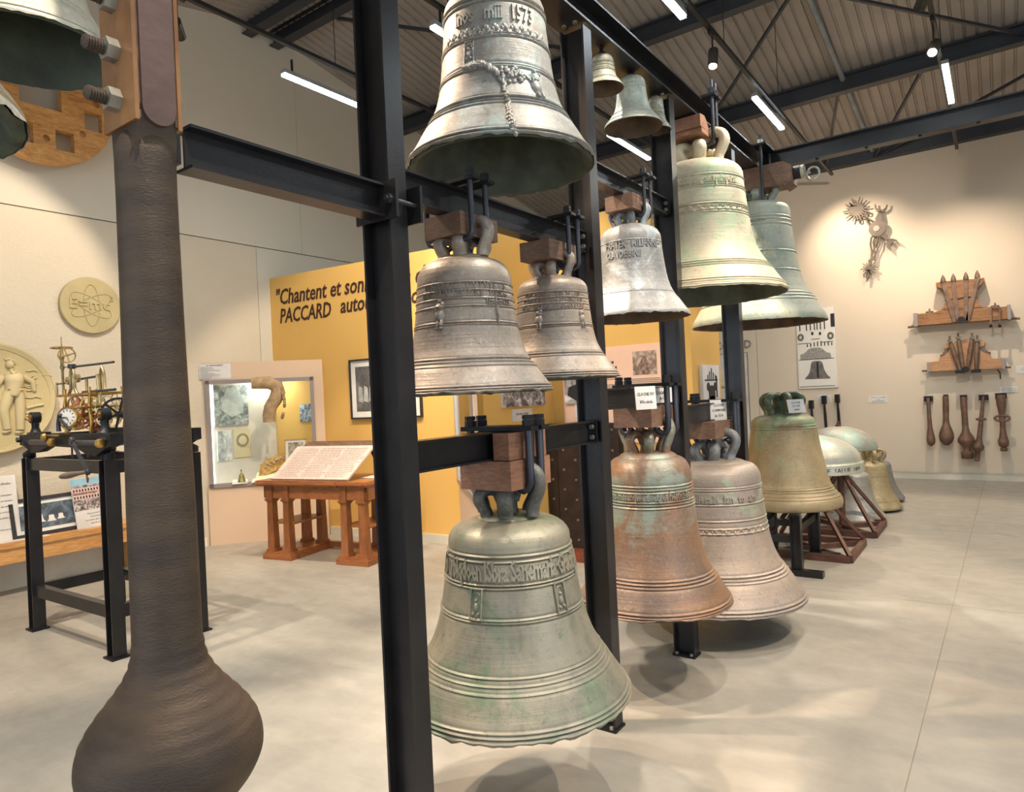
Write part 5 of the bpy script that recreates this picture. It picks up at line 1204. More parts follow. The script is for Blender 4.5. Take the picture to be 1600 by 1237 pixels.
# notice sheet over the case
nt_ = root('notice', tuple(MD @ Vector((.17, 0, 2.0))), 'white notice headed LA "SAVOYARDE" above the display case window', 'notice')
MB().bb(-.04, .31, -.004, 0, 1.965, 2.145, MD).build('sheet', M['white'], nt_)
q = MB(); flat_text(q, 'LA "SAVOYARDE"', MD, .135, 2.118, .024, y=-.006, depth=.001, res=1)
for i, t in enumerate(('· Première étape du dessin', '· Moule terminé avant cuisson', '· Modèle des anses du cerveau de la cloche', '· Ornementation', '· Gravure ancienne de la coulée', '· Bas relief illustrant le baptême de la cloche', '· Les fondeurs dans la fosse', '· Maquette de la cloche')): flat_text(q, t, MD, -.03, 2.098 - i * .0178, .0125, y=-.006, depth=.001, res=1, align='LEFT')
q.build('lettering', M['black'], nt_)

# ================================================================ PICTURES ON THE OCHRE WALLS
def choir(r_, Mx):
    q = MB(); rr = random.Random(3)
    for i in range(9):
        x = 1.50 + i * .085; q.poly([(x - .035, 1.62), (x + .035, 1.60), (x + .025, 1.78), (x - .02, 1.80)], Mx, -.026, -.021)
    o = q.build('printed_bells', mat('print_light_grey', (186, 184, 178), (150, 148, 142), 12, .6), r_); o['kind'] = 'stuff'
picture_on('framed_photo', 'black framed photograph of hanging bells on the ochre wall behind the nearest post', frame_m(MY @ Vector((0, 0, 0)), (YB[0] - YA[0], YB[1] - YA[1], 0)), 1.34, 2.40, 1.41, 2.12, photo('framed_bells_photo', (76, 74, 74), (112, 108, 104), 7, 2), .035, 'frame_black', .07, .02, extra=choir)
MS = frame_m((-3.63, 0, 0), (0, 1, 0))
picture_on('photo_board', 'unframed black and white photo on the ochre wall under the hanging pair of bells', MS, (4.876, 1.499)[0], (5.558, 1.489)[0], (4.876, 1.499)[1], 1.78, photo('dancing_photo', (60, 50, 48), (224, 214, 208), 12, 8), .03)
r_ = root('label_card', (-3.63, 5.2, 1.3), 'white wall label under the small photo, behind the bolt heads', 'card')
a, b_ = (5.032, 1.475); c_, d_ = (5.357, 1.363)
MB().bb(a, c_, -.006, 0, d_, b_, MS).build('card', M['white'], r_)
q = MB(); flat_text(q, 'BEAULIARD DE LAFFREY', MS, (a + c_) / 2, b_ - .055, .027, y=-.008, depth=.001, res=1, xs=.7); flat_text(q, 'fondeurs', MS, (a + c_) / 2, b_ - .085, .018, y=-.008, depth=.001, res=1, xs=.7); q.build('lettering', M['grey_ink'], r_)
M2 = frame_m((0, 5.75, 0), (1, 0, 0))
def tower(r_, Mx):
    MB().poly([(-3.44, 1.58), (-3.30, 1.50), (-3.20, 1.50), (-3.20, 1.74), (-3.28, 1.70), (-3.42, 1.66)], Mx, -.034, -.031).build('printed_shape', M['frame_black'], r_)
picture_on('photo_board', 'unframed white photo board beside the second post, dark shape on it', M2, -3.47, -3.12, 1.495, 1.95, photo('bell_tower_photo', (80, 74, 72), (232, 226, 220), 4, 11), .03, extra=tower)
r_ = root('label_card', (-3.25, 5.75, 1.36), 'small white wall label partly hidden by the second post', 'card')
MB().bb(-3.37, -3.18, -.02, 0, 1.355, 1.52, M2).build('card', M['white'], r_)
q = MB(); flat_text(q, 'Cloche', M2, -3.27, 1.41, .03, y=-.022, depth=.001, res=1); q.build('lettering', M['black'], r_)
# salmon information panel
ip = root('information_board', (-2.75, 5.75, 1.2), 'salmon pink information panel with a bell picture between second and third posts', 'panel')
MB().bb(-3.50, -2.36, -.012, 0, 1.12, 2.02, M2).build('board', mat('salmon_print', (238, 196, 168), (234, 190, 162), 3, .7), ip)
MB().bb(-2.735, -2.50, -.014, -.012, 1.74, 1.955, M2).build('printed_photo', photo('crown_bell_photo', (110, 86, 72), (196, 170, 150), 16, 14), ip)
MB().poly([(-2.68, 1.83), (-2.66, 1.79), (-2.64, 1.75), (-2.60, 1.75), (-2.575, 1.79), (-2.56, 1.83), (-2.59, 1.87), (-2.605, 1.90), (-2.635, 1.90), (-2.65, 1.87)], M2, -.016, -.014).build('printed_bell', mat('print_brown', (96, 72, 58), (170, 140, 120), 40, .7), ip)
q = MB(); flat_text(q, 'Les cloches', M2, -2.93, 1.86, .05, depth=.001, res=1, align='RIGHT', y=-.014, off=.002); flat_text(q, 'anciennes', M2, -2.90, 1.81, .05, depth=.001, res=1, align='RIGHT', y=-.014, off=.002); q.build('heading', M['black'], ip)
q = MB(); rr = random.Random(5)
for x0, x1, zs_ in ((-3.4, -2.82, (1.74, 1.725, 1.71, 1.66, 1.645, 1.63, 1.615, 1.60, 1.57, 1.555)), (-2.78, -2.42, (1.70, 1.685, 1.67, 1.655))):
    for z in zs_:
        q.bb(x0, x1 - rr.random() * .06, -.0135, -.012, z, z + .006, M2)
o = q.build('printed_lines', M['grey_ink'], ip); o['kind'] = 'stuff'
MT = frame_m((-2.18, 0, 0), (0, 1, 0))
def cal(r_, Mx):
    q = MB(); y0 = 6.14
    q.bb(5.97, 6.30, -.036, -.031, 1.655, 1.668, Mx)
    q.poly(circle(y0 - .0, 1.53, .085, 20), Mx, -.036, -.031).poly(circle(y0 - .09, 1.60, .04, 14), Mx, -.036, -.031).poly(circle(y0 + .09, 1.60, .04, 14), Mx, -.036, -.031)
    for i, h_ in enumerate((.04, .07, .10, .06, .04)): q.bb(y0 - .10 + i * .05, y0 - .085 + i * .05, -.036, -.031, 1.67, 1.67 + h_, Mx)
    q.bb(6.26, 6.285, -.036, -.031, 1.50, 1.70, Mx); o = q.build('printed_drawing', M['frame_black'], r_); o['kind'] = 'stuff'
    MB().poly([(6.02, 1.405), (6.16, 1.405), (6.22, 1.50), (6.14, 1.52), (6.04, 1.50)], Mx, -.036, -.031).build('printed_shadow', M['grey_ink'], r_)
picture_on('poster', 'white poster with an engraved clockwork drawing on the end of the ochre wall', MT, 5.925, 6.36, 1.39, 1.80, mat('poster_white', (232, 226, 220), (214, 208, 202), 6, .7), .03, extra=cal)

# riveted iron door leaf standing on a plinth
dl = root('iron_door', (-3.24, 5.55, 0), 'dark brown riveted iron door leaf on a red-brown plinth against the ochre wall', 'door')
MB().bb(-3.62, -2.83, 5.53, 5.70, 0, .125).build('plinth', M['redwood'], dl)
xs_ = [-3.62, -3.50, -3.24, -2.98, -2.83]
for i in range(4):
    MB().bb(xs_[i] + .003, xs_[i + 1] - .003, 5.575, 5.62, .125, 1.31).build('iron_strip', M['door_iron'], dl)
MB().bb(-3.62, -2.83, 5.59, 5.66, .125, 1.31).build('back_plate', M['steel_dark'], dl)
MB().bb(-2.99, -2.965, 5.562, 5.58, .125, 1.31).build('edge_bar', M['door_iron'], dl)
k = 0
for ci, x in enumerate((-3.56, -3.43, -3.30, -3.17, -3.04, -2.90)):
    for r2 in range(6):
        z = .20 + r2 * .19 + (.095 if ci % 2 else 0)
        if z > 1.28: continue
        MB().lathe([(.001, .016), (.010, .012), (.015, 0)], (x, 5.575, z), (0, -1, 0), 10).build('rivet', M['iron_band'], dl, 60)

# ================================================================ FAR WALL
MF = frame_m((0, YF, 0), (1, 0, 0))
q = MB(); T2 = dict(depth=.002, res=2, xs=.95)
flat_text(q, 'PACCARD', MF, -4.02, 2.27, .20, y=-.035, space=1.05, **T2)
flat_text(q, 'Salle 2', MF, -4.05, 1.56, .09, y=-.035, **T2)
o = q.build('lettering', M['grey_ink'], None); tag(o, 'grey lettering on the white door of the far wall', 'lettering')
def bellposter(r_, Mx):
    Y_ = -.03
    bell_o = [(-2.694, 1.65), (-2.693, 1.672), (-2.655, 1.709), (-2.622, 1.761), (-2.604, 1.826), (-2.591, 1.902), (-2.579, 1.939), (-2.543, 1.953), (-2.452, 1.952), (-2.417, 1.934), (-2.404, 1.895), (-2.392, 1.824), (-2.37, 1.758), (-2.337, 1.702), (-2.299, 1.667), (-2.3, 1.646)]
    MB().poly(bell_o, Mx, Y_ - .006, Y_).build('printed_bell', mat('print_bell_grey', (120, 112, 104), (92, 86, 80), 16, .7), r_)
    yk = [(-2.757, 1.989), (-2.753, 2.077), (-2.701, 2.09), (-2.658, 2.12), (-2.626, 2.155), (-2.573, 2.179), (-2.502, 2.179), (-2.432, 2.173), (-2.393, 2.148), (-2.364, 2.114), (-2.326, 2.084), (-2.277, 2.069), (-2.27, 1.988)]
    MB().poly(yk, Mx, Y_ - .006, Y_).build('printed_yoke', mat('print_yoke_grey', (158, 152, 142), (128, 122, 114), 30, .7), r_)
    q = MB()
    for p_, r__ in (((1251.5, 527), .045), ((1298, 524), .045)):
        (a, b_) = (on_w[p_][0], on_w[p_][1]); q.tube([Mx @ Vector((a + r__ * .8 * math.cos(t_), Y_ - .004, b_ + r__ * math.sin(t_))) for t_ in [2 * PI * i / 20 for i in range(21)]], .018, 6)
    o = q.build('printed_rings', M['grey_ink'], r_); o['kind'] = 'stuff'
    q = MB()
    for (x0, z0), (x1, z1) in ((on_w[a], on_w[b_]) for a, b_ in (((1247, 537), (1266, 536)), ((1283, 534), (1302, 533)), ((1268, 530), (1281, 529)), ((1268, 523), (1271, 519)), ((1280, 523), (1283, 519)), ((1277, 566), (1277, 590)), ((1250, 604), (1305, 602)), ((1248, 561), (1303, 559)))):
        q.bb(min(x0, x1), max(x1, x0 + .02), Y_ - .008, Y_ - .002, min(z0, z1) - .004, min(z0, z1) + .004 if abs(x1 - x0) > .05 else max(z0, z1) + .006, Mx)
    for i, px_ in enumerate((1250, 1260, 1266, 1272, 1276, 1281, 1287)):
        x, z = on_w[(1250, 513)]; x += (px_ - 1250) * .0106; q.bb(x - .008, x + .008, Y_ - .008, Y_ - .002, z - .05, z + .12, Mx)
    x, z = on_w[(1250, 513)]; q.bb(x + .49, x + .55, Y_ - .008, Y_ - .002, z - .02, z + .2, Mx)
    for i in range(8): q.bb(x + .10 + i * .055, x + .115 + i * .055, Y_ - .008, Y_ - .002, z - .33 + .0, z - .24 - abs(i - 3.5) * .012, Mx)
    o = q.build('printed_lines', M['black'], r_); o['kind'] = 'stuff'
on_w = {(1251.5, 527): (-2.735, 2.373), (1298, 524): (-2.264, 2.364), (1247, 537): (-2.786, 2.267), (1266, 536): (-2.59, 2.262), (1283, 534): (-2.418, 2.269), (1302, 533): (-2.229, 2.264), (1268, 530): (-2.567, 2.325), (1281, 529): (-2.435, 2.325),
        (1268, 523): (-2.564, 2.402), (1271, 519): (-2.531, 2.442), (1280, 523): (-2.443, 2.391), (1283, 519): (-2.411, 2.431), (1277, 566): (-2.493, 1.928), (1277, 590): (-2.504, 1.668), (1250, 604): (-2.787, 1.528), (1305, 602): (-2.231, 1.524),
        (1248, 561): (-2.787, 2.003), (1303, 559): (-2.231, 1.985), (1250, 513): (-2.743, 2.528)}
picture_on('poster', 'tall cream poster with an engraved bell and yoke on the far wall', MF, -2.80, -2.19, 1.49, 2.84, mat('poster_cream', (224, 216, 202), (218, 210, 196), 5, .7), .03, extra=bellposter)
for (x0, x1, z0, z1, lab, ls, sz) in ((-2.52, -2.305, 1.262, 1.372, 'small white wall label directly under the bell and yoke poster', ['BATTANTS', 'DE CARILLON', 'ET MARTEAUX'], .026),
                                  (-1.745, -1.465, 1.215, 1.33, 'small white wall label right of the upright black hammers', ['CLE DE CLOCHES', 'et de', 'MANUTENTION'], .026),
                                  (.0, .22, 1.31, 1.40, 'white wall label just above the rightmost hanging clapper', ['INSTRUMENTS', 'DES SONNEURS', 'DE CLOCHES'], .024),
                                  (.205, .45, 1.58, 1.70, 'white wall label at the right picture edge beside the lower yoke', ['JOUGS', 'MOUTONS', 'en bois'], .026)):
    r_ = root('label_card', (x0, YF, z0), lab, 'card')
    MB().bb(x0, x1, -.006, 0, z0, z1, MF).build('card', M['white'], r_)
    q = MB()
    for i, l in enumerate(ls): flat_text(q, l, MF, (x0 + x1) / 2, z1 - .04 - i * .03, sz, y=-.008, depth=.001, res=1)
    q.build('lettering', M['grey_ink'], r_)
# hammers against the wall
for i, (x, z, lb) in enumerate(((-2.80, 1.235, 'leftmost and shortest'), (-2.605, 1.29, 'second from the left'), (-2.40, 1.36, 'third from the left'), (-2.195, 1.375, 'rightmost and tallest'))):
    r_ = root('carillon_hammer', (x, YF - .08, 0), 'upright black hammer against the far wall, %s of four' % lb, 'hammer', 'upright black hammers')
    MB().bb(x - .032, x + .032, YF - .14, YF - .03, z - .14, z).build('head', M['steel_dark'], r_)
    MB().tube([(x, YF - .085, z - .13), (x + .005, YF - .085, z - .3), (x + .03, YF - .085, 0.0)], [.014, .022, .028], 10).build('handle', M['steel_dark'], r_)
# cut-metal sculpture: sun, moons and stars
sc = root('wall_sculpture', (-1.55, YF, 3.8), 'grey cut-metal wall sculpture of a sun, two crescent moons and a star', 'sculpture')
def WP(L): return L
def piece(name, pts, y0=-.10, y1=-.075): MB().poly(pts, MF, y0, y1).build(name, M['sculpt'], sc)
def ray_star(name, c, r0, r1, n, ph=.0, wid=.018):
    pts = []
    for i in range(n):
        a = 2 * PI * i / n + ph; rr_ = r1 * (1 if i % 2 == 0 else .78)
        da = PI / n * .9
        pts += [(c[0] + r0 * math.cos(a - da), c[1] + r0 * math.sin(a - da)), (c[0] + rr_ * math.cos(a) + wid * .35 * math.sin(a), c[1] + rr_ * math.sin(a) - wid * .35 * math.cos(a)), (c[0] + rr_ * math.cos(a) - wid * .35 * math.sin(a), c[1] + rr_ * math.sin(a) + wid * .35 * math.cos(a))]
    MB().poly(pts, MF, -.10, -.08).build(name, M['sculpt'], sc)
ray_star('sun', (-1.78, 4.368), .09, .20, 20)
ray_star('star', (-1.635, 3.389), .035, .125, 16)
piece('body_disc', circle(*(-1.49, 4.003), .125, 32), -.11, -.08)
MB().poly(circle(*(-1.503, 4.005), .045, 20), MF, -.12, -.11).build('spiral', M['sculpt_pale'], sc)
piece('upper_limb', [(-1.513, 4.1), (-1.519, 4.173), (-1.481, 4.227), (-1.461, 4.274), (-1.425, 4.267), (-1.418, 4.204), (-1.408, 4.131), (-1.428, 4.084)])
piece('crescent', [(-1.515, 4.398), (-1.513, 4.336), (-1.488, 4.279), (-1.443, 4.25), (-1.389, 4.25), (-1.352, 4.283), (-1.331, 4.35), (-1.344, 4.363), (-1.364, 4.316), (-1.406, 4.289), (-1.45, 4.298), (-1.49, 4.336), (-1.496, 4.394)])
piece('lower_limb', [(-1.458, 3.905), (-1.411, 3.937), (-1.36, 3.877), (-1.336, 3.792), (-1.363, 3.786), (-1.415, 3.846), (-1.45, 3.873)])
piece('crescent', [(-1.383, 3.739), (-1.372, 3.788), (-1.336, 3.807), (-1.282, 3.808), (-1.23, 3.779), (-1.181, 3.694), (-1.24, 3.75), (-1.275, 3.761), (-1.303, 3.735), (-1.318, 3.687), (-1.312, 3.61), (-1.368, 3.675)])
def rod2(name, P_, r=.012):
    MB().tube([MF @ Vector((x, -.09, z)) for x, z in P_], r, 8).build(name, M['sculpt'], sc, 60)
rod2('scroll_arm', [(-1.522, 4.111), (-1.602, 4.178), (-1.655, 4.23), (-1.717, 4.293)])
rod2('scroll_arm', [(-1.58, 4.04), (-1.623, 4.12), (-1.656, 4.209), (-1.701, 4.233), (-1.748, 4.227), (-1.769, 4.189), (-1.742, 4.163), (-1.722, 4.185)])
rod2('scroll_arm', [(-1.664, 4.231), (-1.652, 4.291), (-1.624, 4.311), (-1.597, 4.291), (-1.603, 4.256), (-1.626, 4.255)])
rod2('scroll_arm', [(-1.774, 4.273), (-1.764, 4.178)]); rod2('scroll_arm', [(-1.706, 4.343), (-1.606, 4.292)])
rod2('hoop', [(-1.512, 3.914), (-1.531, 3.887), (-1.562, 3.8), (-1.548, 3.695), (-1.544, 3.591), (-1.582, 3.535)]); rod2('hoop', [(-1.558, 3.912), (-1.587, 3.866), (-1.6, 3.765), (-1.586, 3.66), (-1.595, 3.558), (-1.61, 3.416)], .014); rod2('hoop', [(-1.494, 3.911), (-1.487, 3.849), (-1.509, 3.77), (-1.558, 3.676), (-1.58, 3.597)])
rod2('hoop', [(-1.476, 3.898), (-1.456, 3.833), (-1.469, 3.743), (-1.513, 3.658), (-1.544, 3.581), (-1.547, 3.499)])
MB().poly([(-1.629, 3.522), (-1.581, 3.576), (-1.547, 3.499), (-1.574, 3.513), (-1.604, 3.456), (-1.648, 3.515)], MF, -.105, -.09).build('leaf', M['sculpt'], sc)
piece('foot', [(-1.663, 3.372), (-1.617, 3.365), (-1.651, 3.215), (-1.675, 3.203), (-1.678, 3.229)])
MB().poly([(-1.731, 4.421), (-1.824, 4.439), (-1.891, 4.521), (-1.862, 4.426)], MF, -.10, -.085).build('pointed_ray', M['sculpt'], sc)
for p_ in ((-1.78, 4.368), (-1.49, 4.003), (-1.635, 3.389)):
    MB().cyl((p_[0], YF - .085, p_[1]), (p_[0], YF, p_[1]), .012, n=10).build('wall_pin', M['rod'], sc)

# two bell yokes
yk = root('bell_yoke', (-.45, YF - .2, 2.4), 'large weathered oak bell yoke with iron straps, upper one on the far wall', 'yoke')
MB().poly([(-1.016, 2.392), (-1.03, 2.567), (-0.756, 2.567), (-0.68, 2.597), (-0.634, 2.636), (-0.609, 2.73), (-0.617, 2.857), (-0.659, 2.921), (-0.724, 2.953), (-0.722, 3.012), (-0.631, 3.019), (-0.42, 3.014), (-0.207, 2.999), (-0.122, 3.006), (-0.131, 2.956), (-0.18, 2.896), (-0.221, 2.854), (-0.227, 2.703), (-0.198, 2.624), (-0.161, 2.582), (0.03, 2.555), (0.173, 2.558), (0.17, 2.377)], MF, -.28, -.02).build('yoke_beam', M['yokewood'], yk)
def strap(p0, p1, wd, y0, y1, name='iron_strap', m_='iron_band', par=None):
    a = Vector((p0[0], 0, p0[1])); b_ = Vector((p1[0], 0, p1[1])); d_ = (b_ - a).normalized(); n_ = Vector((d_.z, 0, -d_.x)) * wd / 2
    pts = [a + n_, b_ + n_, b_ - n_, a - n_]
    MB().poly([(v_.x, v_.z) for v_ in pts], MF, y0, y1).build(name, M[m_], par or yk)
for a, b_ in (((-0.629, 3.013), (-0.504, 2.393)), ((-0.504, 3.005), (-0.464, 2.408)), ((-0.346, 3.002), (-0.369, 2.399)), ((-0.205, 3.002), (-0.346, 2.396))):
    strap(a, b_, .055, -.31, -.28)
for p_ in ((-0.629, 3.032), (-0.499, 3.033), (-0.344, 3.035), (-0.204, 3.039)):
    MB().lathe([(.001, .09), (.02, .05), (.035, .0), (.035, -.03), (.001, -.03)], (p_[0], YF - .29, p_[1]), n=12).build('strap_finial', M['iron_band'], yk, 40)
for p_, q_ in (((-1.034, 2.572), (-0.982, 2.389)), ((0.132, 2.567), (0.173, 2.377))):
    MB().bb(min(p_[0], q_[0]), max(p_[0], q_[0]), -.30, -.0, min(p_[1], q_[1]) - .01, max(p_[1], q_[1]) + .01, MF).build('end_band', M['frame_grey'], yk)
MB().cyl(tuple(MF @ Vector((*(-1.128, 2.383)[:1], -.15, (-1.128, 2.383)[1]))), tuple(MF @ Vector(((-1.007, 2.391)[0], -.15, (-1.007, 2.391)[1]))), .018, n=10).build('pivot', M['iron_band'], yk, 40)
MB().cyl(tuple(MF @ Vector(((0.159, 2.388)[0], -.15, (0.159, 2.388)[1]))), tuple(MF @ Vector(((0.277, 2.375)[0], -.15, (0.277, 2.375)[1]))), .018, n=10).build('pivot', M['iron_band'], yk, 40)
MB().cyl(tuple(MF @ Vector(((-0.424, 2.414)[0], -.30, (-0.424, 2.414)[1]))), tuple(MF @ Vector(((-0.424, 2.414)[0], -.36, (-0.424, 2.414)[1]))), .05, n=18).build('bolt_head', M['steel_dark'], yk, 40)
bx = [(-0.061, 2.562), (0.045, 2.55), (-0.07, 2.312), (0.035, 2.301)]
for a, b_ in ((bx[0], bx[2]), (bx[1], bx[3]), (bx[0], bx[1]), (bx[2], bx[3])): strap(a, b_, .022, -.32, -.30, 'stirrup')
for p_ in (bx[2], bx[3]): MB().hexnut((p_[0], YF - .31, p_[1] - .04), (0, 0, 1), .022, .035).build('nut', M['steel_dark'], yk)
for p_ in ((-0.83, 2.58), (-0.008, 2.574)): MB().lathe([(.001, .07), (.012, .05), (.015, .025), (.05, .02), (.05, -.01), (.001, -.01)], (p_[0], YF - .15, p_[1]), n=12).build('top_bolt', M['iron_band'], yk, 40)
for a, b_ in (((-0.469, 2.728), (-0.373, 2.745)), ((-0.35, 2.742), (-0.239, 2.748))): strap(a, b_, .022, -.285, -.27, 'slot', 'black')
for a, b_ in (((-0.623, 2.737), (-0.225, 2.727)), ((-0.645, 2.594), (-0.161, 2.573))): strap(a, b_, .008, -.284, -.27, 'board_joint', 'black')
yk2 = root('bell_yoke', (-.43, YF - .15, 1.68), 'smaller pale oak bell yoke with four forged bolts, lower one on the far wall', 'yoke')
MB().poly([(-0.87, 1.679), (-0.864, 1.817), (-0.738, 1.828), (-0.728, 1.886), (-0.669, 1.902), (-0.601, 1.965), (-0.591, 2.022), (-0.64, 2.007), (-0.664, 2.048), (-0.637, 2.085), (-0.588, 2.095), (-0.457, 2.123), (-0.36, 2.134), (-0.243, 2.114), (-0.18, 2.104), (-0.151, 2.063), (-0.168, 2.017), (-0.215, 2.002), (-0.209, 1.954), (-0.149, 1.902), (-0.088, 1.879), (-0.083, 1.822), (0.047, 1.803), (0.042, 1.672)], MF, -.18, -.01).build('yoke_beam', wood('pale_oak_yoke', (196, 148, 104), (164, 112, 72), 6, .6, (.6, 1, 5)), yk2)
for a, b_ in (((-0.582, 2.125), (-0.471, 1.675)), ((-0.475, 2.164), (-0.43, 1.701)), ((-0.302, 2.148), (-0.374, 1.707)), ((-0.241, 2.105), (-0.274, 1.644))):
    A_ = MF @ Vector((a[0], -.23, a[1])); B_ = MF @ Vector((b_[0], -.23, b_[1])); MB().tube([A_, A_.lerp(B_, .15), A_.lerp(B_, .5), B_], [.016, .03, .034, .024], 10).build('forged_bolt', M['iron_band'], yk2, 50)
    MB().hexnut(tuple(A_ - Vector((0, 0, .02))), (0, 0, 1), .04, .03).build('nut', M['zinc'], yk2); MB().cyl(tuple(A_), tuple(A_ + Vector((0, 0, .07))), .014, n=8).build('bolt_tip', M['iron_band'], yk2)
for p_ in ((-0.471, 1.656), (-0.274, 1.653)): MB().bb(p_[0] - .06, p_[0] + .06, -.27, -.18, p_[1] - .03, p_[1] + .02, MF).build('bolt_foot', M['steel_dark'], yk2)
MB().cyl(tuple(MF @ Vector(((-0.399, 1.68)[0], -.17, (-0.399, 1.68)[1]))), tuple(MF @ Vector(((-0.399, 1.68)[0], -.28, (-0.399, 1.68)[1]))), .045, n=18).build('bolt_head', M['steel_dark'], yk2, 40)
for p_, q_ in (((-0.894, 1.819), (-0.858, 1.669)), ((0.039, 1.803), (0.079, 1.66))):
    MB().bb(min(p_[0], q_[0]), max(p_[0], q_[0]), -.20, -.0, min(p_[1], q_[1]), max(p_[1], q_[1]), MF).build('end_band', M['frame_grey'], yk2)
for a, b_ in (((-0.971, 1.69), (-0.886, 1.69)), ((0.065, 1.68), (0.148, 1.68))):
    MB().cyl(tuple(MF @ Vector((a[0], -.1, a[1]))), tuple(MF @ Vector((b_[0], -.1, b_[1]))), .015, n=10).build('pivot', M['iron_band'], yk2, 40)
for p_ in ((-0.677, 1.912), (-0.133, 1.906)): MB().lathe([(.001, .05), (.012, .04), (.015, .02), (.045, .015), (.045, -.02), (.001, -.02)], (p_[0], YF - .1, p_[1]), n=12).build('top_bolt', M['iron_band'], yk2, 40)
MB().tube([MF @ Vector((x, -.19, z)) for x, z in [(-0.02, 1.657), (0.009, 1.618), (0.015, 1.571), (0.013, 1.515)]], .008, 8).build('bent_hook', M['steel_dark'], yk2, 50)

# five hanging clappers
def hclap(label, px, prof, bracket, lean=0, m_='rust2', ring=None):
    x, ztop = px
    r_ = root('bell_clapper', (x, YF - .12, prof[-1][1]), label, 'clapper', 'clappers hanging in a row on the far wall')
    MB().bb(x - bracket[0], x + bracket[0], YF - .10, YF, ztop - .06, ztop + .02).build('wall_bracket', M['steel_dark'], r_)
    pts = [Vector((x + (ztop - z) * lean, YF - .13, z)) for r__, z in prof]
    MB().tube(pts, [r__ for r__, z in prof], 14).build('shaft_and_ball', M[m_], r_, 60)
    if ring:
        MB().tube([Vector((x + (ztop - ring[0]) * lean + ring[1] * math.cos(a), YF - .15, ring[0] + ring[2] * math.sin(a))) for a in [2 * PI * i / 18 for i in range(19)]], ring[3], 7).build('collar', M[m_], r_, 60)
    return r_
M['rust2'] = mat('brown_rusted_clapper', (132, 100, 80), (100, 74, 58), 9, .6, .3, .3, 60)
hclap('slim plain clapper, leftmost of the row on the far wall', (-.905, 1.275), [(.02, 1.27), (.026, 1.20), (.030, .90), (.034, .80), (.05, .70), (.06, .62), (.05, .56), (.02, .53), (.004, .52)], (.06, 0), .02)
hclap('clapper with pear-shaped ball, second of the row on the far wall', (-.675, 1.29), [(.04, 1.29), (.042, 1.1), (.038, .95), (.048, .86), (.07, .80), (.098, .72), (.10, .66), (.085, .60), (.05, .56), (.03, .54)], (.03, 0), -.02)
hclap('thick clapper with angular ball and wide foot, middle of the row', (-.45, 1.275), [(.045, 1.27), (.045, 1.12), (.038, 1.05), (.042, .8), (.055, .74), (.11, .64), (.115, .60), (.06, .52), (.045, .47), (.05, .45), (.082, .44), (.082, .35), (.07, .34)], (.045, 0), .02)
hclap('thin leaning clapper with small ball, fourth of the row', (-.20, 1.27), [(.018, 1.27), (.024, 1.1), (.03, .9), (.034, .65), (.05, .57), (.078, .52), (.07, .48), (.036, .45), (.034, .33), (.028, .30)], (.06, 0), -.12, ring=(.93, .06, .008, .014))
hclap('short clapper with ringed joint, rightmost of the row', (.01, 1.285), [(.055, 1.28), (.06, 1.15), (.05, 1.08), (.036, .98), (.045, .93), (.036, .88), (.036, .78), (.048, .68), (.068, .60), (.062, .54), (.03, .51), (.045, .50), (.045, .46), (.04, .455)], (.07, 0), .01, ring=(.94, .09, .04, .018))

# ================================================================ DOME GONGS AND STANDS
def gong_stand(x, y, half, zt, label):
    r_ = root('pyramid_stand', (x, y, 0), label, 'stand')
    h = half
    cs = [(x + h, y - h), (x + h, y + h), (x - h, y + h), (x - h, y - h)]
    for i in range(4):
        a, b_ = cs[i], cs[(i + 1) % 4]; MB().bar((*a, .03), (*b_, .03), .05, .06, (0, 0, 1)).build('base_bar', M['rusty_stand'], r_)
    for i in range(2):
        a, b_ = cs[i], cs[i + 2]; MB().bar((*a, .03), (*b_, .03), .03, .04, (0, 0, 1)).build('cross_bar', M['rusty_stand'], r_)
    for c in cs: MB().bar((c[0], c[1], .06), (x + (c[0] - x) * .06, y + (c[1] - y) * .06, zt), .03, .03).build('brace', M['rusty_stand'], r_)
    return r_
s1 = gong_stand(-1.505, 6.89, .385, .62, 'rust-brown pyramid stand, nearer of two, carrying the grey-green dome gong')
MB().cyl((-1.505, 6.89, .05), (-1.505, 6.89, .98), .038, n=16).build('pole', M['rusty_stand'], s1, 40)
s2 = gong_stand(-1.43, 7.99, .355, .62, 'rust-brown pyramid stand, farther of two, carrying the verdigris dome gong')
MB().cyl((-1.43, 7.99, .05), (-1.43, 7.99, 1.06), .035, n=16).build('pole', M['rusty_stand'], s2, 40)
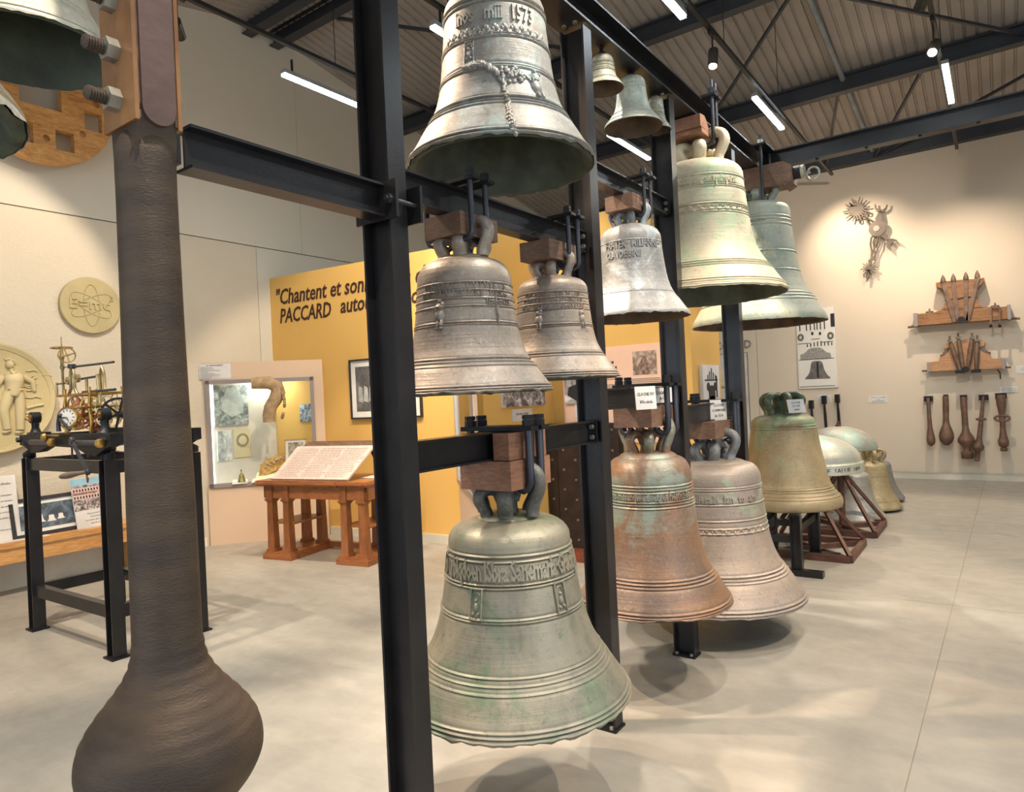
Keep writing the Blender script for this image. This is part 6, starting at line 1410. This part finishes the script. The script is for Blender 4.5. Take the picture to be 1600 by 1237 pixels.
def gong(x, y, zr, R, h_, m_, label, lip=.09, txt=None):
    g_ = root('dome_gong', (x, y, zr), label, 'gong')
    prof = [(R * .97, 0), (R, .008)] + ([(R * .985, lip), (R * .955, lip + .01), (R * .945, lip + .018)] if lip else [])
    z0 = prof[-1][1]; r0 = prof[-1][0]
    for k in range(1, 24):
        a = k / 24 * PI / 2; prof.append((r0 * math.cos(a) + (.004 if k in (12, 14) else 0), z0 + (h_ - z0) * math.sin(a)))
    prof.append((.02, h_)); 
    inn = [(max(.02, r - .02), z - .012 if z > .02 else z) for r, z in prof]
    q = MB(); q.lathe(prof, n=80); q.cm = 1; q.lathe(inn, n=80); q.build('dome', [m_, M['inside']], g_, 40, world=False)
    MB().cyl((0, 0, h_ - .03), (0, 0, h_ + .015), .03, n=16).cyl((0, 0, h_ + .015), (0, 0, h_ + .05), .014, n=12).build('fixing_nut', M['rusty_stand'], g_, 40, world=False)
    if txt:
        ang = math.atan2(-y, -x); vs, fs = text_geo(txt, .06, depth=.005, res=1)
        q = MB(); q.add([((R * .99 + c) * math.cos(ang + .25 + a / R), (R * .99 + c) * math.sin(ang + .25 + a / R), .025 + b_) for a, b_, c in vs], fs); o = q.build('inscription', M['steel_dark'], g_, world=False); o['kind'] = 'stuff'
gong(-1.505, 6.89, .755, .475, .345, BM[14], 'grey-green dome gong with a lettered rim beside the olive green bell', txt='NOTRE DAME  TE  SALUE  1892')
gong(-1.43, 7.99, .86, .37, .25, BM[15], 'verdigris streaked dome gong behind the lettered one', lip=0)

# black trestle under the olive green bell
tr = root('trestle', (XC, 6.34, 0), 'black steel trestle with floor runners under the olive green bell', 'stand')
for x, y in ((-1.42, 5.93), (-1.42, 6.62), (-1.80, 5.93), (-1.80, 6.62)):
    MB().ibeam((x, y, .05), (x, y, .50), .085, .07, (1, 0, 0), .008, .006).build('leg', M['steel'], tr)
for y in (5.93, 6.62):
    MB().bar((-1.95, y, .025), (-1.22, y, .025), .08, .05, (0, 0, 1)).build('floor_runner', M['steel'], tr)
    MB().bar((-1.76, y, .30), (-1.46, y, .30), .05, .06, (0, 0, 1)).build('cross_rail', M['steel'], tr)
for x in (-1.42, -1.80):
    MB().bar((x, 5.97, .38), (x, 6.58, .38), .05, .06, (0, 0, 1)).build('side_rail', M['steel'], tr)
    MB().bar((x, 5.88, .508), (x, 6.72, .508), .06, .016, (0, 0, 1)).build('top_bar', M['steel'], tr)
bpy.context.view_layer.update()
